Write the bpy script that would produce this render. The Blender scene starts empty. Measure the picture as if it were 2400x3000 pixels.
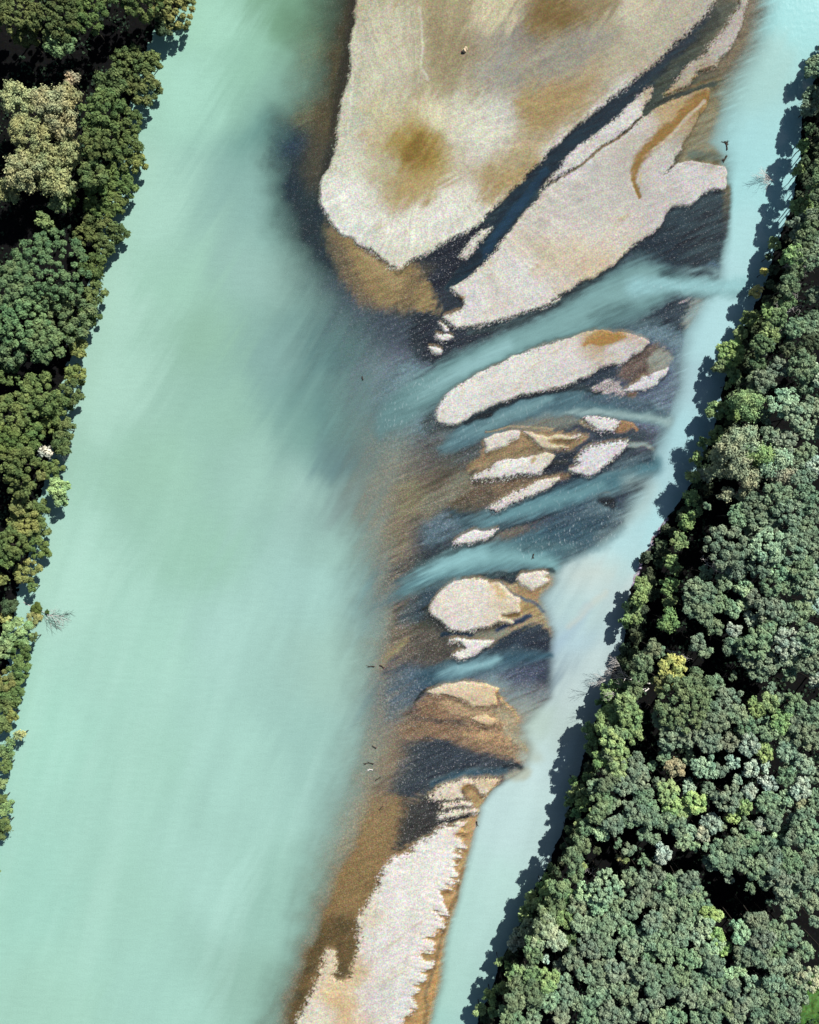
import bpy, math, random
import numpy as np
from mathutils import Vector, Matrix
random.seed(7)
rng = np.random.default_rng(7)
sc = bpy.context.scene

# ---------------------------------------------------------------- camera, sky, sun, exposure
CAM_H = 260.0                       # metres above the river
cam_d = bpy.data.cameras.new('camera')
cam = bpy.data.objects.new('camera', cam_d)
sc.collection.objects.link(cam)
cam.location = (0, 0, CAM_H)
cam.rotation_euler = (0, 0, 0)
cam_d.sensor_fit = 'VERTICAL'
cam_d.sensor_height = 24
cam_d.lens = 12.0 / (150.0 / CAM_H)
cam_d.clip_start = 1.0
cam_d.clip_end = 9000
sc.camera = cam

SUN_AZ = math.radians(38)           # clockwise from up the picture (+Y) towards +X
SUN_EL = math.radians(46)
sd = Vector((math.sin(SUN_AZ) * math.cos(SUN_EL), math.cos(SUN_AZ) * math.cos(SUN_EL), math.sin(SUN_EL)))
world = bpy.data.worlds.new('World')
sc.world = world
world.use_nodes = True
wn = world.node_tree
wn.nodes.clear()
sky = wn.nodes.new('ShaderNodeTexSky')
sky.sky_type = 'NISHITA'
sky.sun_disc = False
sky.sun_elevation = SUN_EL
sky.sun_rotation = SUN_AZ
bg = wn.nodes.new('ShaderNodeBackground')
bg.inputs['Strength'].default_value = 0.05
wo = wn.nodes.new('ShaderNodeOutputWorld')
wn.links.new(sky.outputs[0], bg.inputs[0])
wn.links.new(bg.outputs[0], wo.inputs[0])
sun_d = bpy.data.lights.new('sun', 'SUN')
sun_d.energy = 5.0
sun_d.angle = math.radians(0.5)
sun_d.color = (1.0, 0.98, 0.945)
sun = bpy.data.objects.new('sun', sun_d)
sc.collection.objects.link(sun)
sun.rotation_euler = (-sd).to_track_quat('-Z', 'Y').to_euler()
sc.view_settings.view_transform = 'Standard'
sc.view_settings.look = 'None'
sc.view_settings.gamma = 1
sc.view_settings.exposure = 1.07
sc.cycles.max_bounces = 6
sc.cycles.transparent_max_bounces = 8
sc.cycles.sample_clamp_indirect = 4
KREF = 0.40                         # display-linear value of a sunlit surface -> its reflectance at this exposure

# ---------------------------------------------------------------- small helpers
def lin(c):
    c = np.asarray(c, float) / 255.0
    return np.where(c <= 0.04045, c / 12.92, ((c + 0.055) / 1.055) ** 2.4) * KREF

def sstep(a, b, x):
    t = np.clip((x - a) / (b - a), 0, 1)
    return t * t * (3 - 2 * t)

def _h(ix, iy, seed):
    n = (ix.astype(np.int64) * 374761393 + iy.astype(np.int64) * 668265263 + seed * 1442695041) & 0xffffffff
    n = ((n ^ (n >> 13)) * 1274126177) & 0xffffffff
    n = n ^ (n >> 16)
    return (n & 0xffffff) / float(0xffffff) * 2 - 1

def vn(x, y, seed):
    ix = np.floor(x); iy = np.floor(y)
    fx = x - ix; fy = y - iy
    fx = fx * fx * (3 - 2 * fx); fy = fy * fy * (3 - 2 * fy)
    a = _h(ix, iy, seed); b = _h(ix + 1, iy, seed); c = _h(ix, iy + 1, seed); d = _h(ix + 1, iy + 1, seed)
    return (a + (b - a) * fx) + ((c + (d - c) * fx) - (a + (b - a) * fx)) * fy

def fbm(x, y, cell, seed, octs=4, gain=0.55):
    s = 0; amp = 1; tot = 0
    for o in range(octs):
        s = s + amp * vn(x / cell + 17.3 * o, y / cell - 9.1 * o, seed + o)
        tot += amp; amp *= gain; cell *= 0.5
    return s / tot * 1.6

def aniso(x, y, ang, long, short, seed, octs=3):
    """streaks running along ang (degrees, photo axes: x right, y down)"""
    c, s = math.cos(math.radians(ang)), math.sin(math.radians(ang))
    u = (x * c + y * s) / long; v = (-x * s + y * c) / short
    return fbm(u, v, 1.0, seed, octs)

# plan coordinates: 1 unit = 0.1 m, x right, y down, origin upstream left corner
def W(x, y):
    return (x - 1200) * 0.1, (1500 - y) * 0.1
TILES = {'F': (0, 0, 2400 / 1725), 'A': (800, 0, 800 / 1725), 'B': (1600, 0, 800 / 1725), 'C': (1100, 800, 600 / 1725),
         'D': (1600, 800, 600 / 1725), 'E': (1050, 1300, 600 / 1725), 'G': (1500, 1300, 600 / 1725),
         'H': (1000, 1800, 700 / 1725), 'J': (800, 2300, 700 / 1725),
         'K': (1150, 760, 1000 / 980), 'M': (1050, 1300, 1000 / 980), 'N': (1000, 1780, 800 / 980), 'Q': (700, 300, 800 / 891)}
def P(spec):
    """'A 10,20 30,40 B 5,6' -> plan points"""
    out = []; t = 'F'
    for tok in spec.split():
        if tok in TILES: t = tok
        else:
            v = [float(q) for q in tok.split(',')]
            ox, oy, s = TILES[t]
            out.append([ox + v[0] * s, oy + v[1] * s] + [q * s for q in v[2:]])
    return np.array(out)

STEP = 3.0
gx = np.arange(-330, 2733, STEP); gy = np.arange(-330, 3333, STEP)
NX, NY = len(gx), len(gy)
X, Y = np.meshgrid(gx, gy)
WX = X + 5 * fbm(X, Y, 34, 11, 3)
WY = Y + 5 * fbm(X, Y, 34, 21, 3)
FINE = fbm(X, Y, 9, 31, 2, 0.8)
MID = fbm(X, Y, 40, 41, 4)
BIG = fbm(X, Y, 160, 43, 3)
SED = aniso(X, Y, 107, 620, 70, 131, 4)      # long drifting plumes of silt
SEDR = aniso(X, Y, 118, 300, 30, 141, 4)
ST1 = aniso(X, Y, 152, 60, 7, 51)         # streaks down the braids (right-up to left-down)
ST2 = aniso(X, Y, 100, 110, 10, 61)       # streaks along the river
ST3 = aniso(X, Y, 8, 45, 7, 71)           # streaks across the tail bars

def win(pts, m):
    x0, x1 = pts[:, 0].min() - m, pts[:, 0].max() + m
    y0, y1 = pts[:, 1].min() - m, pts[:, 1].max() + m
    i0 = max(0, int((y0 - gy[0]) / STEP)); i1 = min(NY, int((y1 - gy[0]) / STEP) + 2)
    j0 = max(0, int((x0 - gx[0]) / STEP)); j1 = min(NX, int((x1 - gx[0]) / STEP) + 2)
    return slice(i0, i1), slice(j0, j1)

def smooth_poly(p, it=1, closed=True):
    for _ in range(it):
        q = np.roll(p, -1, 0) if closed else p[1:]
        b = p if closed else p[:-1]
        n = np.empty((len(b) * 2, p.shape[1]))
        n[0::2] = b * 0.75 + q * 0.25; n[1::2] = b * 0.25 + q * 0.75
        if not closed: n = np.vstack([p[:1], n, p[-1:]])
        p = n
    return p

def sdf(pts, sl, x=None, y=None):
    x = WX[sl] if x is None else x; y = WY[sl] if y is None else y
    d = np.full(x.shape, 1e9); inside = np.zeros(x.shape, bool)
    n = len(pts)
    for i in range(n):
        ax, ay = pts[i][:2]; bx, by = pts[(i + 1) % n][:2]
        ex, ey = bx - ax, by - ay
        L = ex * ex + ey * ey + 1e-9
        t = np.clip(((x - ax) * ex + (y - ay) * ey) / L, 0, 1)
        dx = x - ax - t * ex; dy = y - ay - t * ey
        d = np.minimum(d, dx * dx + dy * dy)
        if ey != 0:
            c = ((ay > y) != (by > y)) & (x < ex * (y - ay) / ey + ax)
            inside ^= c
    d = np.sqrt(d)
    return np.where(inside, d, -d)

def idw(pts, cols, x, y, s=40, p=1.6):
    acc = np.zeros(x.shape + (3,)); wt = np.zeros(x.shape)
    for (px, py), c in zip(pts, cols):
        w = 1.0 / ((x - px) ** 2 + (y - py) ** 2 + s * s) ** p
        acc += w[..., None] * c; wt += w
    return acc / wt[..., None]

def ctrl(txt, k=2400 / 1725):
    pts, cols = [], []
    for row in txt.split():
        a = [float(v) for v in row.replace(':', ',').split(',')]
        pts.append((a[0] * k, a[1] * k)); cols.append(lin(a[2:5]))
    return pts, cols

# ---------------------------------------------------------------- river bed and bars as fields
k = 2400 / 1725
# colour of the submerged / damp bed
bp, bc = ctrl("""720,60:62,46,34 700,140:66,50,34 690,250:84,66,42 645,110:112,112,78 640,240:104,104,76 655,340:60,58,58 610,300:46,62,84 605,420:28,38,62 640,480:30,32,52
 690,530:38,38,56 700,600:62,62,80 660,640:70,84,104 800,700:74,74,92 880,660:44,40,54 780,800:118,124,136 860,850:78,96,112 740,720:100,122,124
 880,960:92,92,92 820,960:140,138,126 860,1050:122,116,84 930,1020:88,76,60 820,1130:118,108,82 780,1060:146,142,124 850,1230:55,64,80 900,1130:56,58,74
 830,1330:98,88,70 880,1290:74,66,54 820,1420:64,72,88 800,1500:118,112,112 880,1560:84,70,64 820,1650:98,86,76 790,1590:138,118,88
 770,1700:142,116,76 740,1850:130,102,60 700,1950:112,82,42 650,2050:92,66,34 615,2140:78,54,28 960,1700:60,50,55 1500,250:126,110,68
 1560,100:112,96,70 1450,600:48,54,70 1420,720:76,88,108 1380,850:86,98,120 1330,900:80,80,90 1300,1000:55,55,70 1250,1080:60,72,94
 1110,1280:176,156,116 1130,1400:62,68,88 1060,1550:168,138,100 1000,1620:56,60,76 1000,1750:190,158,108 960,1900:196,155,98 900,2100:190,148,90
 1100,500:34,48,60 1300,300:30,40,50 1400,150:40,44,42 1150,560:60,60,70""")
B = idw(bp, bc, X, Y, 48, 1.9)
SP = np.full(X.shape, 0.5)
# opacity of the milky water (1 = bed invisible)
yk = np.array([-300, 0, 200, 250, 350, 500, 600, 700, 800, 900, 1000, 1100, 1200, 1300, 1400, 1500, 1600, 1700, 1800, 1900, 2000, 2156, 2400]) * k
la = np.array([535, 545, 530, 525, 520, 520, 515, 520, 540, 580, 625, 660, 675, 685, 675, 640, 625, 610, 585, 570, 545, 500, 430]) * k
lb = np.array([760, 735, 695, 640, 615, 645, 745, 850, 940, 930, 890, 860, 850, 845, 840, 860, 845, 795, 755, 710, 668, 625, 560]) * k
yr = np.array([-300, 0, 100, 200, 300, 330, 400, 500, 560, 600, 640, 700, 760, 820, 900, 960, 1000, 1060, 1100, 1150, 1190, 1230, 1260, 1330, 1400, 1470, 1530, 1580, 1620, 1660, 1700, 1800, 1900, 2000, 2156, 2400]) * k
RW_ = 1
ra = np.array([1640, 1577, 1550, 1475, 1435, 1492, 1532, 1524, 1500, 1490, 1440, 1405, 1405, 1405, 1378, 1355, 1355, 1300, 1295, 1225, 1160, 1158, 1115, 1158, 1148, 1145, 1075, 1105, 1098, 1038, 1008, 984, 958, 932, 902, 850]) * k
rb = np.array([1740, 1680, 1655, 1620, 1590, 1575, 1549, 1552, 1550, 1548, 1525, 1490, 1475, 1462, 1440, 1415, 1410, 1390, 1345, 1285, 1205, 1190, 1170, 1182, 1180, 1180, 1135, 1140, 1122, 1066, 1036, 1008, 982, 958, 930, 880]) * k
wob = 14 * BIG + 10 * MID + 2 * ST2
LA = np.interp(Y, yk, la); LB = np.interp(Y, yk, lb)
left_a = 1 - sstep(0, 1, (X + wob * 1.3 - LA) / (LB - LA))
left_a = np.clip(left_a ** 0.75 + 0.55 * aniso(X, Y, 122, 230, 20, 221, 4) * left_a * (1 - left_a) * sstep(750, 1000, Y) * (1 - 0.7 * sstep(1500, 2000, Y)) + 0.10 * SED * 4 * left_a * (1 - left_a) * sstep(700, 1300, Y), 0, 1)
RA = np.interp(Y, yr, ra) - 10 * sstep(1100, 1500, Y); RB = np.interp(Y, yr, rb)
right_a = sstep(0, 1, (X + wob * 0.35 - RA) / (RB - RA))
right_a = 1 - (1 - right_a) ** 1.6
AL = np.maximum(np.maximum(left_a, right_a), 0.03)
# colour of the water itself
wp, wc = ctrl("""600,300:104,152,148 590,400:124,170,162 700,760:100,142,144 690,860:84,130,134 720,950:104,138,144 760,1050:136,160,158 650,900:126,170,162 450,60:170,220,200 380,200:172,222,205 540,120:150,200,178 600,30:120,165,135 580,200:142,188,172 300,420:176,220,206 350,600:162,208,190 260,620:178,220,206
 430,720:150,194,174 480,900:154,198,182 230,800:178,220,206 330,1000:160,205,186 400,1150:158,204,186 550,560:154,194,186 560,420:146,188,182 600,760:136,176,172 540,1000:162,204,192
 650,1000:162,200,192 150,1200:178,222,208 300,1350:170,216,202 500,1300:172,214,206 650,1250:168,210,204 700,1150:160,200,192 100,1550:170,220,205 300,1600:168,214,200 500,1600:172,216,206 650,1550:160,202,194
 60,1900:166,216,202 250,1900:168,214,200 450,1850:174,218,208 560,1900:156,200,188 100,2120:168,214,198 350,2100:168,214,202 540,2060:150,192,178 700,1400:166,204,194 700,850:140,184,178
 1680,40:150,226,224 1600,150:160,214,206 1560,330:156,220,220 1620,400:160,228,228 1560,500:168,226,226 1570,600:170,224,226 1520,700:172,226,230 1430,800:162,206,212 1460,900:166,222,228
 1400,1000:164,212,218 1400,1080:170,226,230 1300,1150:178,228,230 1250,1200:190,220,218 1330,1250:196,218,216 1220,1280:180,214,208 1200,1330:168,204,214 1250,1400:194,220,218 1190,1450:194,218,214 1220,1550:188,214,206 1120,1520:180,206,190
 1150,1600:192,224,222 1150,1700:192,226,222 1080,1750:186,222,218 1060,1900:180,224,214 1000,1950:174,220,210 970,2100:170,218,206 940,2150:160,212,202
 1200,600:126,178,178 1050,720:140,190,192 900,800:150,196,204 1350,540:96,140,150 1300,850:104,146,158 1000,880:96,144,156 1100,860:84,128,142 1200,1030:84,134,150 950,1100:120,168,178 1000,1170:142,196,202 1150,1130:92,140,156 850,1220:120,168,178 1000,1410:140,194,204 1120,1400:70,104,134 870,1450:84,126,148""")
WARP = aniso(X, Y, 122, 260, 26, 211, 4)
WC = idw(wp, wc, X + 38 * WARP, Y + 40 * BIG, 62, 1.8)
WC = WC + (WC.mean(-1, keepdims=True) - WC) * (0.10 + 0.12 * sstep(900, 1300, X))[..., None]
WC = WC * np.array([0.95, 0.985, 0.93]) ** (1 - sstep(1200, 1450, X))[..., None]
WC = WC * (1 + 0.035 * SED * sstep(900, 1900, Y) + 0.02 * SED + 0.06 * SEDR * sstep(1500, 1700, X) * sstep(1300, 1800, Y))[..., None]
pale = sstep(0, 0.9, SED) * sstep(1250, 1700, Y) * (1 - sstep(1150, 1250, X)) * 0.10
WC += (lin((186, 216, 206)) - WC) * pale[..., None]
RIF = np.zeros(X.shape)
LEFT_A, RIGHT_A = left_a, right_a

def wet(spec, rgb, f=8, amt=1.0, a=None, sp=None, rag=0, rif=None, tex=None, sm=1, wcol=None):
    pts = P(spec)
    if sm: pts = smooth_poly(pts, sm)
    sl = win(pts, f * 2 + abs(rag) * 2 + 8)
    n = (FINE[sl] * 0.6 + (ST1 if tex is None else tex)[sl]) * rag
    m = sstep(-f, f, sdf(pts, sl) + n) * amt
    if rgb is not None: B[sl] += (lin(rgb) - B[sl]) * m[..., None]
    if a is not None: AL[sl] += (a - AL[sl]) * m
    if sp is not None: SP[sl] += (sp - SP[sl]) * m
    if rif is not None: RIF[sl] += (rif - RIF[sl]) * m
    if wcol is not None: WC[sl] += (lin(wcol) - WC[sl]) * m[..., None]

def stroke(spec, rgb=None, a=None, wcol=None, sp=None, rif=None, amt=1.0, soft=1.0, rag=0.0, bar=False, hgt=None, fade=0.0):
    """points x,y,halfwidth"""
    pts = smooth_poly(P(spec), 2, False)
    sl = win(pts, pts[:, 2].max() * 2.2 + 10)
    x, y = WX[sl], WY[sl]
    q = np.full(x.shape, 9.0); un = np.zeros(x.shape)
    for i in range(len(pts) - 1):
        ax, ay, aw = pts[i]; bx, by, bw = pts[i + 1]
        ex, ey = bx - ax, by - ay
        t = np.clip(((x - ax) * ex + (y - ay) * ey) / (ex * ex + ey * ey + 1e-9), 0, 1)
        d = np.hypot(x - ax - t * ex, y - ay - t * ey) / (aw + t * (bw - aw) + 0.5)
        un = np.where(d < q, (i + t) / (len(pts) - 1), un)
        q = np.minimum(q, d)
    q = q + rag * (ST1[sl] + 0.5 * FINE[sl])
    m = (1 - sstep(1 - 0.85 * soft, 1 + 0.6 * soft, q)) * amt
    if fade: m = m * (1 - sstep(1 - fade, 1.0, un + 0.12 * ST1[sl]))
    tgt = BARC if bar else B
    if rgb is not None: tgt[sl] += (lin(rgb) - tgt[sl]) * m[..., None]
    if a is not None: AL[sl] += (a - AL[sl]) * m
    if wcol is not None: WC[sl] += (lin(wcol) - WC[sl]) * m[..., None]
    if sp is not None: SP[sl] += (sp - SP[sl]) * m
    if rif is not None: RIF[sl] += (rif - RIF[sl]) * m
    if hgt is not None: CUT[sl] += (hgt - CUT[sl]) * m

# --- wet zones
wet('A 330,1400 400,1440 500,1500 620,1560 800,1700 860,1640 960,1700 1010,1830 1060,2010 960,2000 700,1940 590,1940 520,1890 440,1780 380,1640 330,1500', (150, 128, 84), 24, 0.95, 0.03, 0.45, 16, tex=ST2)
wet('A 470,60 520,60 480,300 440,520 400,760 340,1080 290,1300 180,1250 200,1000 280,700 340,300', (96, 74, 46), 26, 0.55, 0.05, 0.5, 8, tex=ST2)
wet('A 500,0 540,0 500,260 490,420 440,640 400,860 370,1060 290,1320 250,1280 320,1060 360,860 400,600 440,300', (52, 36, 30), 12, 0.75, 0.02, 0.5, 8, tex=ST2)
wet('A 60,1150 280,1200 300,1380 370,1480 330,1560 400,1680 420,1760 330,1800 150,1700 60,1500 20,1300', (26, 36, 50), 50, 0.85, 0.06, 0.6, 16, tex=ST2)
wet('A 100,1700 420,1780 560,1930 900,2000 1060,2030 1060,2156 500,2156 150,1950', (66, 66, 84), 36, 0.7, 0.12, 0.8, 16)
wet('A 1390,1400 1280,1440 1130,1510 1000,1600 940,1680 990,1760 1030,1860 1130,1800 1230,1690 1330,1540 1400,1430', (40, 36, 50), 6, 1, 0.02, 0.95, 8)
wet('F 890,650 960,680 940,700 950,760 900,770 860,740 860,690', (42, 38, 52), 8, 1, 0.05, 0.95, 10)
wet('C 420,380 540,380 680,460 900,440 1000,470 900,540 720,620 600,740 500,800 420,740 360,600', (44, 40, 54), 10, 0.95, 0.03, 0.95, 14)
stroke('A 400,1560,50 500,1760,60 600,1920,50', (92, 80, 66), None, None, 0.8, amt=0.65, soft=1.3, rag=0.3)
stroke('A 960,1700,50 880,1830,60 800,1960,50', (98, 82, 62), None, None, 0.8, amt=0.55, soft=1.3, rag=0.3)
stroke('A 560,1580,30 700,1700,40 780,1800,40', (176, 154, 112), None, None, 0.4, amt=0.5, soft=1.3, rag=0.3)
# channel between the two great bars
stroke('B 1040,110,70 960,200,72 830,310,66 700,430,62 560,570,60 420,680,60 280,790,60 130,920,66 0,1060,76 A 1600,1200,72 1480,1370,74 1360,1560,64 1230,1700,48 1120,1810,28', (24, 34, 46), 0.16, (60, 96, 110), 0.35, soft=0.35, rag=0.12)
stroke('B 0,1080,24 A 1560,1300,30 1440,1440,30 1340,1600,26', (40, 60, 80), 0.3, (52, 84, 110), 0.2, soft=0.8)
wet('B 1040,60 1080,0 1240,0 1160,120 1060,250 980,340 860,400 820,480 760,560 700,560 660,540 760,440 900,300 1000,170', (70, 62, 40), 14, 0.8, 0.05, 0.5, 8)
wet('B 690,540 760,600 920,560 1080,480 1140,500 1040,560 900,610 720,680 600,760 600,700 670,600', (58, 52, 34), 7, 1, 0.05, 0.5, 6)
stroke('B 760,610,8 900,560,10 1000,520,8 1110,500,12', (118, 98, 58), sp=0.4, soft=0.8)
wet('B 1040,600 1090,640 1110,760 1130,900 1120,1010 900,1010 850,1010 900,870 980,740', (134, 112, 64), 16, 0.9, 0.12, 0.3, 4, tex=ST2)
wet('B 900,940 1000,960 1100,950 1120,1010 1000,1020 880,1000', (84, 76, 46), 10, 0.8)
# dark shallows behind the nose of the second bar
wet('B 1120,1190 1050,1185 1000,1205 950,1250 890,1295 820,1285 770,1325 720,1420 620,1500 520,1590 600,1620 760,1650 900,1690 1060,1660 1100,1600 1105,1450 1120,1300', (30, 38, 52), 8, 1, 0.05, 0.7, 6)
wet('B 1040,1640 1110,1680 1220,1700 1200,1730 1080,1720 1000,1700', (60, 78, 100), 8, 0.85, 0.1, 0.7)
# first braid
stroke('C 1725,120,16 1450,260,16 1200,360,14 1000,425,14 700,465,16', (26, 30, 40), 0.12, soft=0.7, rag=0.1)
stroke('C 1725,470,26 1450,590,20 1250,650,16 1000,780,16 760,900,20 600,1010,22', (48, 58, 62), 0.2, soft=0.9)
wet('C 0,950 300,760 420,840 500,960 380,1050 300,1150 420,1200 500,1300 300,1400 0,1500', (92, 118, 130), 40, 0.7, 0.35, 0.9, 20, rif=0.8)
wet('C 500,1020 560,1020 500,1160 540,1290 700,1290 600,1360 400,1330 380,1180', (62, 62, 62), 12, 0.8, 0.05, 1.0, 10)
# zone beside the first braid, right
wet('D 900,190 1100,165 1390,180 1270,250 1200,340 1200,480 1250,560 1050,610 900,570 750,510 560,465 420,480 470,410 700,340 800,230', (42, 44, 62), 14, 1, 0.06, 0.85, 10)
wet('D 800,430 1000,440 1250,560 1150,680 1000,620 850,560 640,490', (80, 100, 120), 18, 0.8, 0.3, 0.9, 8, rif=0.8)
wet('D 1210,270 1400,175 1420,240 1300,420 1200,460 1150,400', (160, 150, 128), 16, 0.85, 0.35, 0.5, 8)
stroke('D 1230,195,8 1180,230,14 1120,250,6', (150, 140, 140), sp=1, soft=1, rag=0.5)
# around the fourth and fifth bars
wet('D -40,960 200,930 400,840 500,770 610,760 620,880 400,940 380,1000 500,1040 680,1060 690,1120 500,1120 250,1060 0,1020', (44, 46, 62), 10, 1, 0.05, 0.85, 10)
wet('D 850,600 950,590 1010,640 1000,760 900,840 760,930 620,900 620,800 700,690', (104, 84, 72), 14, 0.95, 0.03, 0.8, 10)
wet('D 960,620 1080,700 1020,780 900,830 860,790 900,700', (160, 150, 124), 12, 0.9, 0.25, 0.4, 6)
wet('D 1040,800 1190,700 1120,820 1000,960 840,1010 900,1050 1060,1050 1080,1000 1150,860', (88, 96, 116), 26, 0.8, 0.25, 0.8, 8)
wet('D 670,1060 1060,1040 1060,1180 1000,1290 820,1300 690,1250 700,1150', (96, 106, 128), 18, 0.9, 0.2, 0.9, 8, rif=0.6)
wet('D 680,1000 780,1000 750,1060 680,1060', (150, 124, 92), 8, 0.9)
wet('C 1380,1300 1500,1230 1700,1180 1790,1190 1725,1290 1480,1340', (48, 42, 44), 10, 0.95, 0.03, 0.8, 8)
wet('C 430,1420 900,1380 920,1520 800,1600 600,1560 400,1540', (78, 76, 76), 30, 0.8, 0.12, 0.95, 18)
wet('D 300,1290 480,1340 600,1350 820,1340 900,1400 640,1430 480,1400 340,1340', (52, 52, 66), 10, 0.9, 0.06, 0.8, 8)
wet('D 635,1240 760,1290 640,1350 570,1335', (156, 120, 80), 7, 0.95, 0.03)
wet('D 260,1225 300,1230 420,1320 400,1330 300,1280', (186, 164, 124), 5, 0.9)
# tan spreads between bars seven and eight
wet('C 900,1360 1200,1310 1725,1350 D 300,1330 360,1400 200,1500 -40,1500 C 1300,1500 1000,1560 880,1640 760,1640 900,1530', (156, 132, 94), 10, 0.95, 0.03, 0.5, 8)
wet('E 1100,60 1500,40 1700,40 1500,90 1150,130 960,230 900,260 940,160', (150, 128, 92), 10, 0.8, 0.03, 0.5)
wet('E 900,310 1050,310 1350,280 1500,290 1600,260 1500,340 1300,430 1000,540 800,540 720,480', (100, 82, 62), 14, 0.9, 0.04, 0.9, 10)
wet('E 1500,275 1640,120 1725,60 G 560,60 520,130 240,380 120,410 E 1560,360', (46, 42, 54), 8, 1, 0.04, 0.85, 8)
wet('G 960,0 1080,10 960,120 850,150 720,240 640,250 800,120 900,60', (44, 44, 58), 8, 0.95, 0.05, 0.85, 8)
# third braid with its dark rims
wet('G 1000,100 1180,150 1160,220 1000,340 850,360 650,460 400,580 0,720 E 1100,760 850,720 740,580 760,540 900,600 1250,560 1500,440 1725,350 G 500,240 700,250', (34, 42, 60), 10, 1, 0.12, 0.75, 8)
wet('G 1000,100 1180,160 1140,260 1000,340 900,320 880,200', (70, 78, 104), 26, 0.7, 0.22, 0.9, rif=0.8)
wet('E 640,560 720,540 800,640 900,700 800,790 640,860 540,840 560,680', (78, 94, 110), 22, 0.8, 0.22, 1.0, 12, rif=0.8)
# fourth braid
wet('G 650,450 820,420 890,520 960,600 850,760 700,860 500,920 300,960 0,950 E 1300,900 1300,780 1725,660 G 350,600', (40, 56, 78), 14, 0.95, 0.3, 0.95, 8, rif=1.0)
wet('G 760,430 850,440 890,510 850,560 760,520 700,480', (30, 26, 36), 6, 1, 0.02, 0.6)
stroke('G 680,440,10 750,415,14 820,410,8', (140, 124, 100), soft=1)
wet('E 720,880 900,850 700,950 500,1060 350,1130 230,1160 260,1060 400,960', (46, 42, 52), 10, 0.9, 0.04, 1.0, 14)
wet('E 900,1110 700,1160 560,1230 430,1330 300,1480 300,1560 480,1520 600,1480 580,1390 650,1290 780,1190', (44, 54, 74), 12, 0.92, 0.08, 1.0, 14, rif=0.7)
stroke('G 0,1060,10 200,1050,9 390,1040,7', (50, 46, 40), 0.05, soft=0.9)
# around the round bar
wet('E 1100,1080 1380,1050 1690,1045 1560,1080 1380,1100 1330,1180 1200,1165 1110,1140', (42, 40, 50), 7, 1, 0.04, 0.7, 5)
wet('E 1330,1200 1440,1235 1540,1205 1520,1300 1480,1340 1400,1300 1340,1240', (172, 138, 92), 10, 0.95, 0.05, 0.3)
stroke('E 1190,1170,9 1290,1250,12 1400,1320,14 1560,1400,16', (66, 78, 108), 0.2, soft=0.9)
wet('E 1340,1330 1400,1330 1500,1380 1560,1440 1440,1440 1350,1450 1250,1440', (176, 148, 96), 9, 0.95, 0.06, 0.3)
wet('E 1130,1400 1360,1430 1330,1480 1260,1460 1150,1430', (150, 118, 62), 4, 1, 0.03, 0.3)
wet('E 580,1400 700,1500 850,1590 960,1575 1100,1535 1200,1490 1290,1530 1180,1560 1000,1600 800,1620 640,1560 540,1460', (58, 50, 48), 9, 0.9, 0.03, 1.0, 12)
wet('H 300,60 600,100 760,160 780,330 520,360 400,330 300,250', (100, 88, 76), 26, 0.7, 0.05, 1.0, 12)
stroke('H 470,190,20 330,300,34 240,400,26', (150, 136, 98), sp=0.4, soft=1)
stroke('H 730,145,14 850,150,16 960,152,12', (40, 54, 76), soft=0.6)
wet('H 960,120 1240,90 1160,170 1100,182 960,170', (136, 132, 108), 8, 0.95, 0.1, 0.4)
stroke('H 1120,110,12 1250,60,18 1370,10,14', (50, 62, 92), soft=0.9, rag=0.2)
# dark pool and fifth braid
wet('H 1070,240 1180,170 1260,110 1400,62 1490,88 1515,140 1510,230 1440,270 1380,300 1350,350 700,400 640,380 760,330 900,310', (30, 36, 56), 8, 1, 0.06, 0.8, 6)
wet('H 1180,330 1450,350 1470,400 1420,480 1400,540 1280,560 1120,500 900,490 760,470 900,420', (82, 88, 108), 16, 0.9, 0.15, 0.9, 8)
wet('H 1250,540 1400,480 1560,560 1540,620 1460,650 1350,600', (140, 142, 140), 20, 0.6, 0.4, 0.6)
wet('H 500,370 620,430 700,480 600,570 510,650 420,740 350,780 310,690 280,570 330,450', (60, 86, 110), 20, 0.85, 0.3, 1.0, 10, rif=1.0)
stroke('H 720,475,8 650,515,14 590,570,14 520,650,10', (32, 30, 40), 0.04, soft=0.6)
# --- the braids themselves: turbid water colour and opacity
wet('K -60,520 -40,420 60,345 150,290 260,235 380,195 480,160 560,105 640,20 760,10 850,50 980,66 1040,60 1040,110 900,104 800,100 740,150 660,190 580,212 440,256 350,282 250,335 170,388 110,430 30,480', (52, 68, 80), 20, 0.9, 0.78, 0.3, 4, wcol=(116, 156, 156))
stroke('K 720,60,60 600,120,52 480,190,44 380,225,36 280,275,34 180,330,30 100,375,30 20,420,40', None, 0.92, (132, 172, 170), soft=1.1, fade=0.5)
stroke('K 330,245,16 270,280,20 190,325,20 110,370,18 40,410,22', None, 0.95, (156, 198, 198), soft=1.2, amt=0.7, fade=0.5)
stroke('K 1010,70,26 930,80,24 850,76,20 780,70,20 700,80,30', None, 0.86, (156, 204, 206), soft=1.1, rif=0.3)
stroke('K 960,40,6 900,30,10 840,30,12 780,40,14', (40, 50, 66), 0.3, soft=1.1)
wet('K 560,150 640,120 720,150 780,190 720,215 640,200 590,200', None, 22, 0.5, 0.35)
stroke('K 660,-6,9 560,70,9 470,130,9 390,170,9 300,196,9 220,205,9', (24, 28, 38), 0.15, soft=0.7, rag=0.15)
stroke('K 580,205,9 480,232,8 400,256,8 300,298,8 220,345,9 150,400,10', (60, 66, 66), 0.35, soft=1.0)
wet('K 120,560 180,490 260,440 360,405 480,372 580,380 680,405 790,425 790,480 690,456 600,448 480,452 380,470 280,505 200,540', (58, 70, 84), 14, 0.9, 0.66, 0.7, 4, rif=0.35, wcol=(98, 136, 146))
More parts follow.
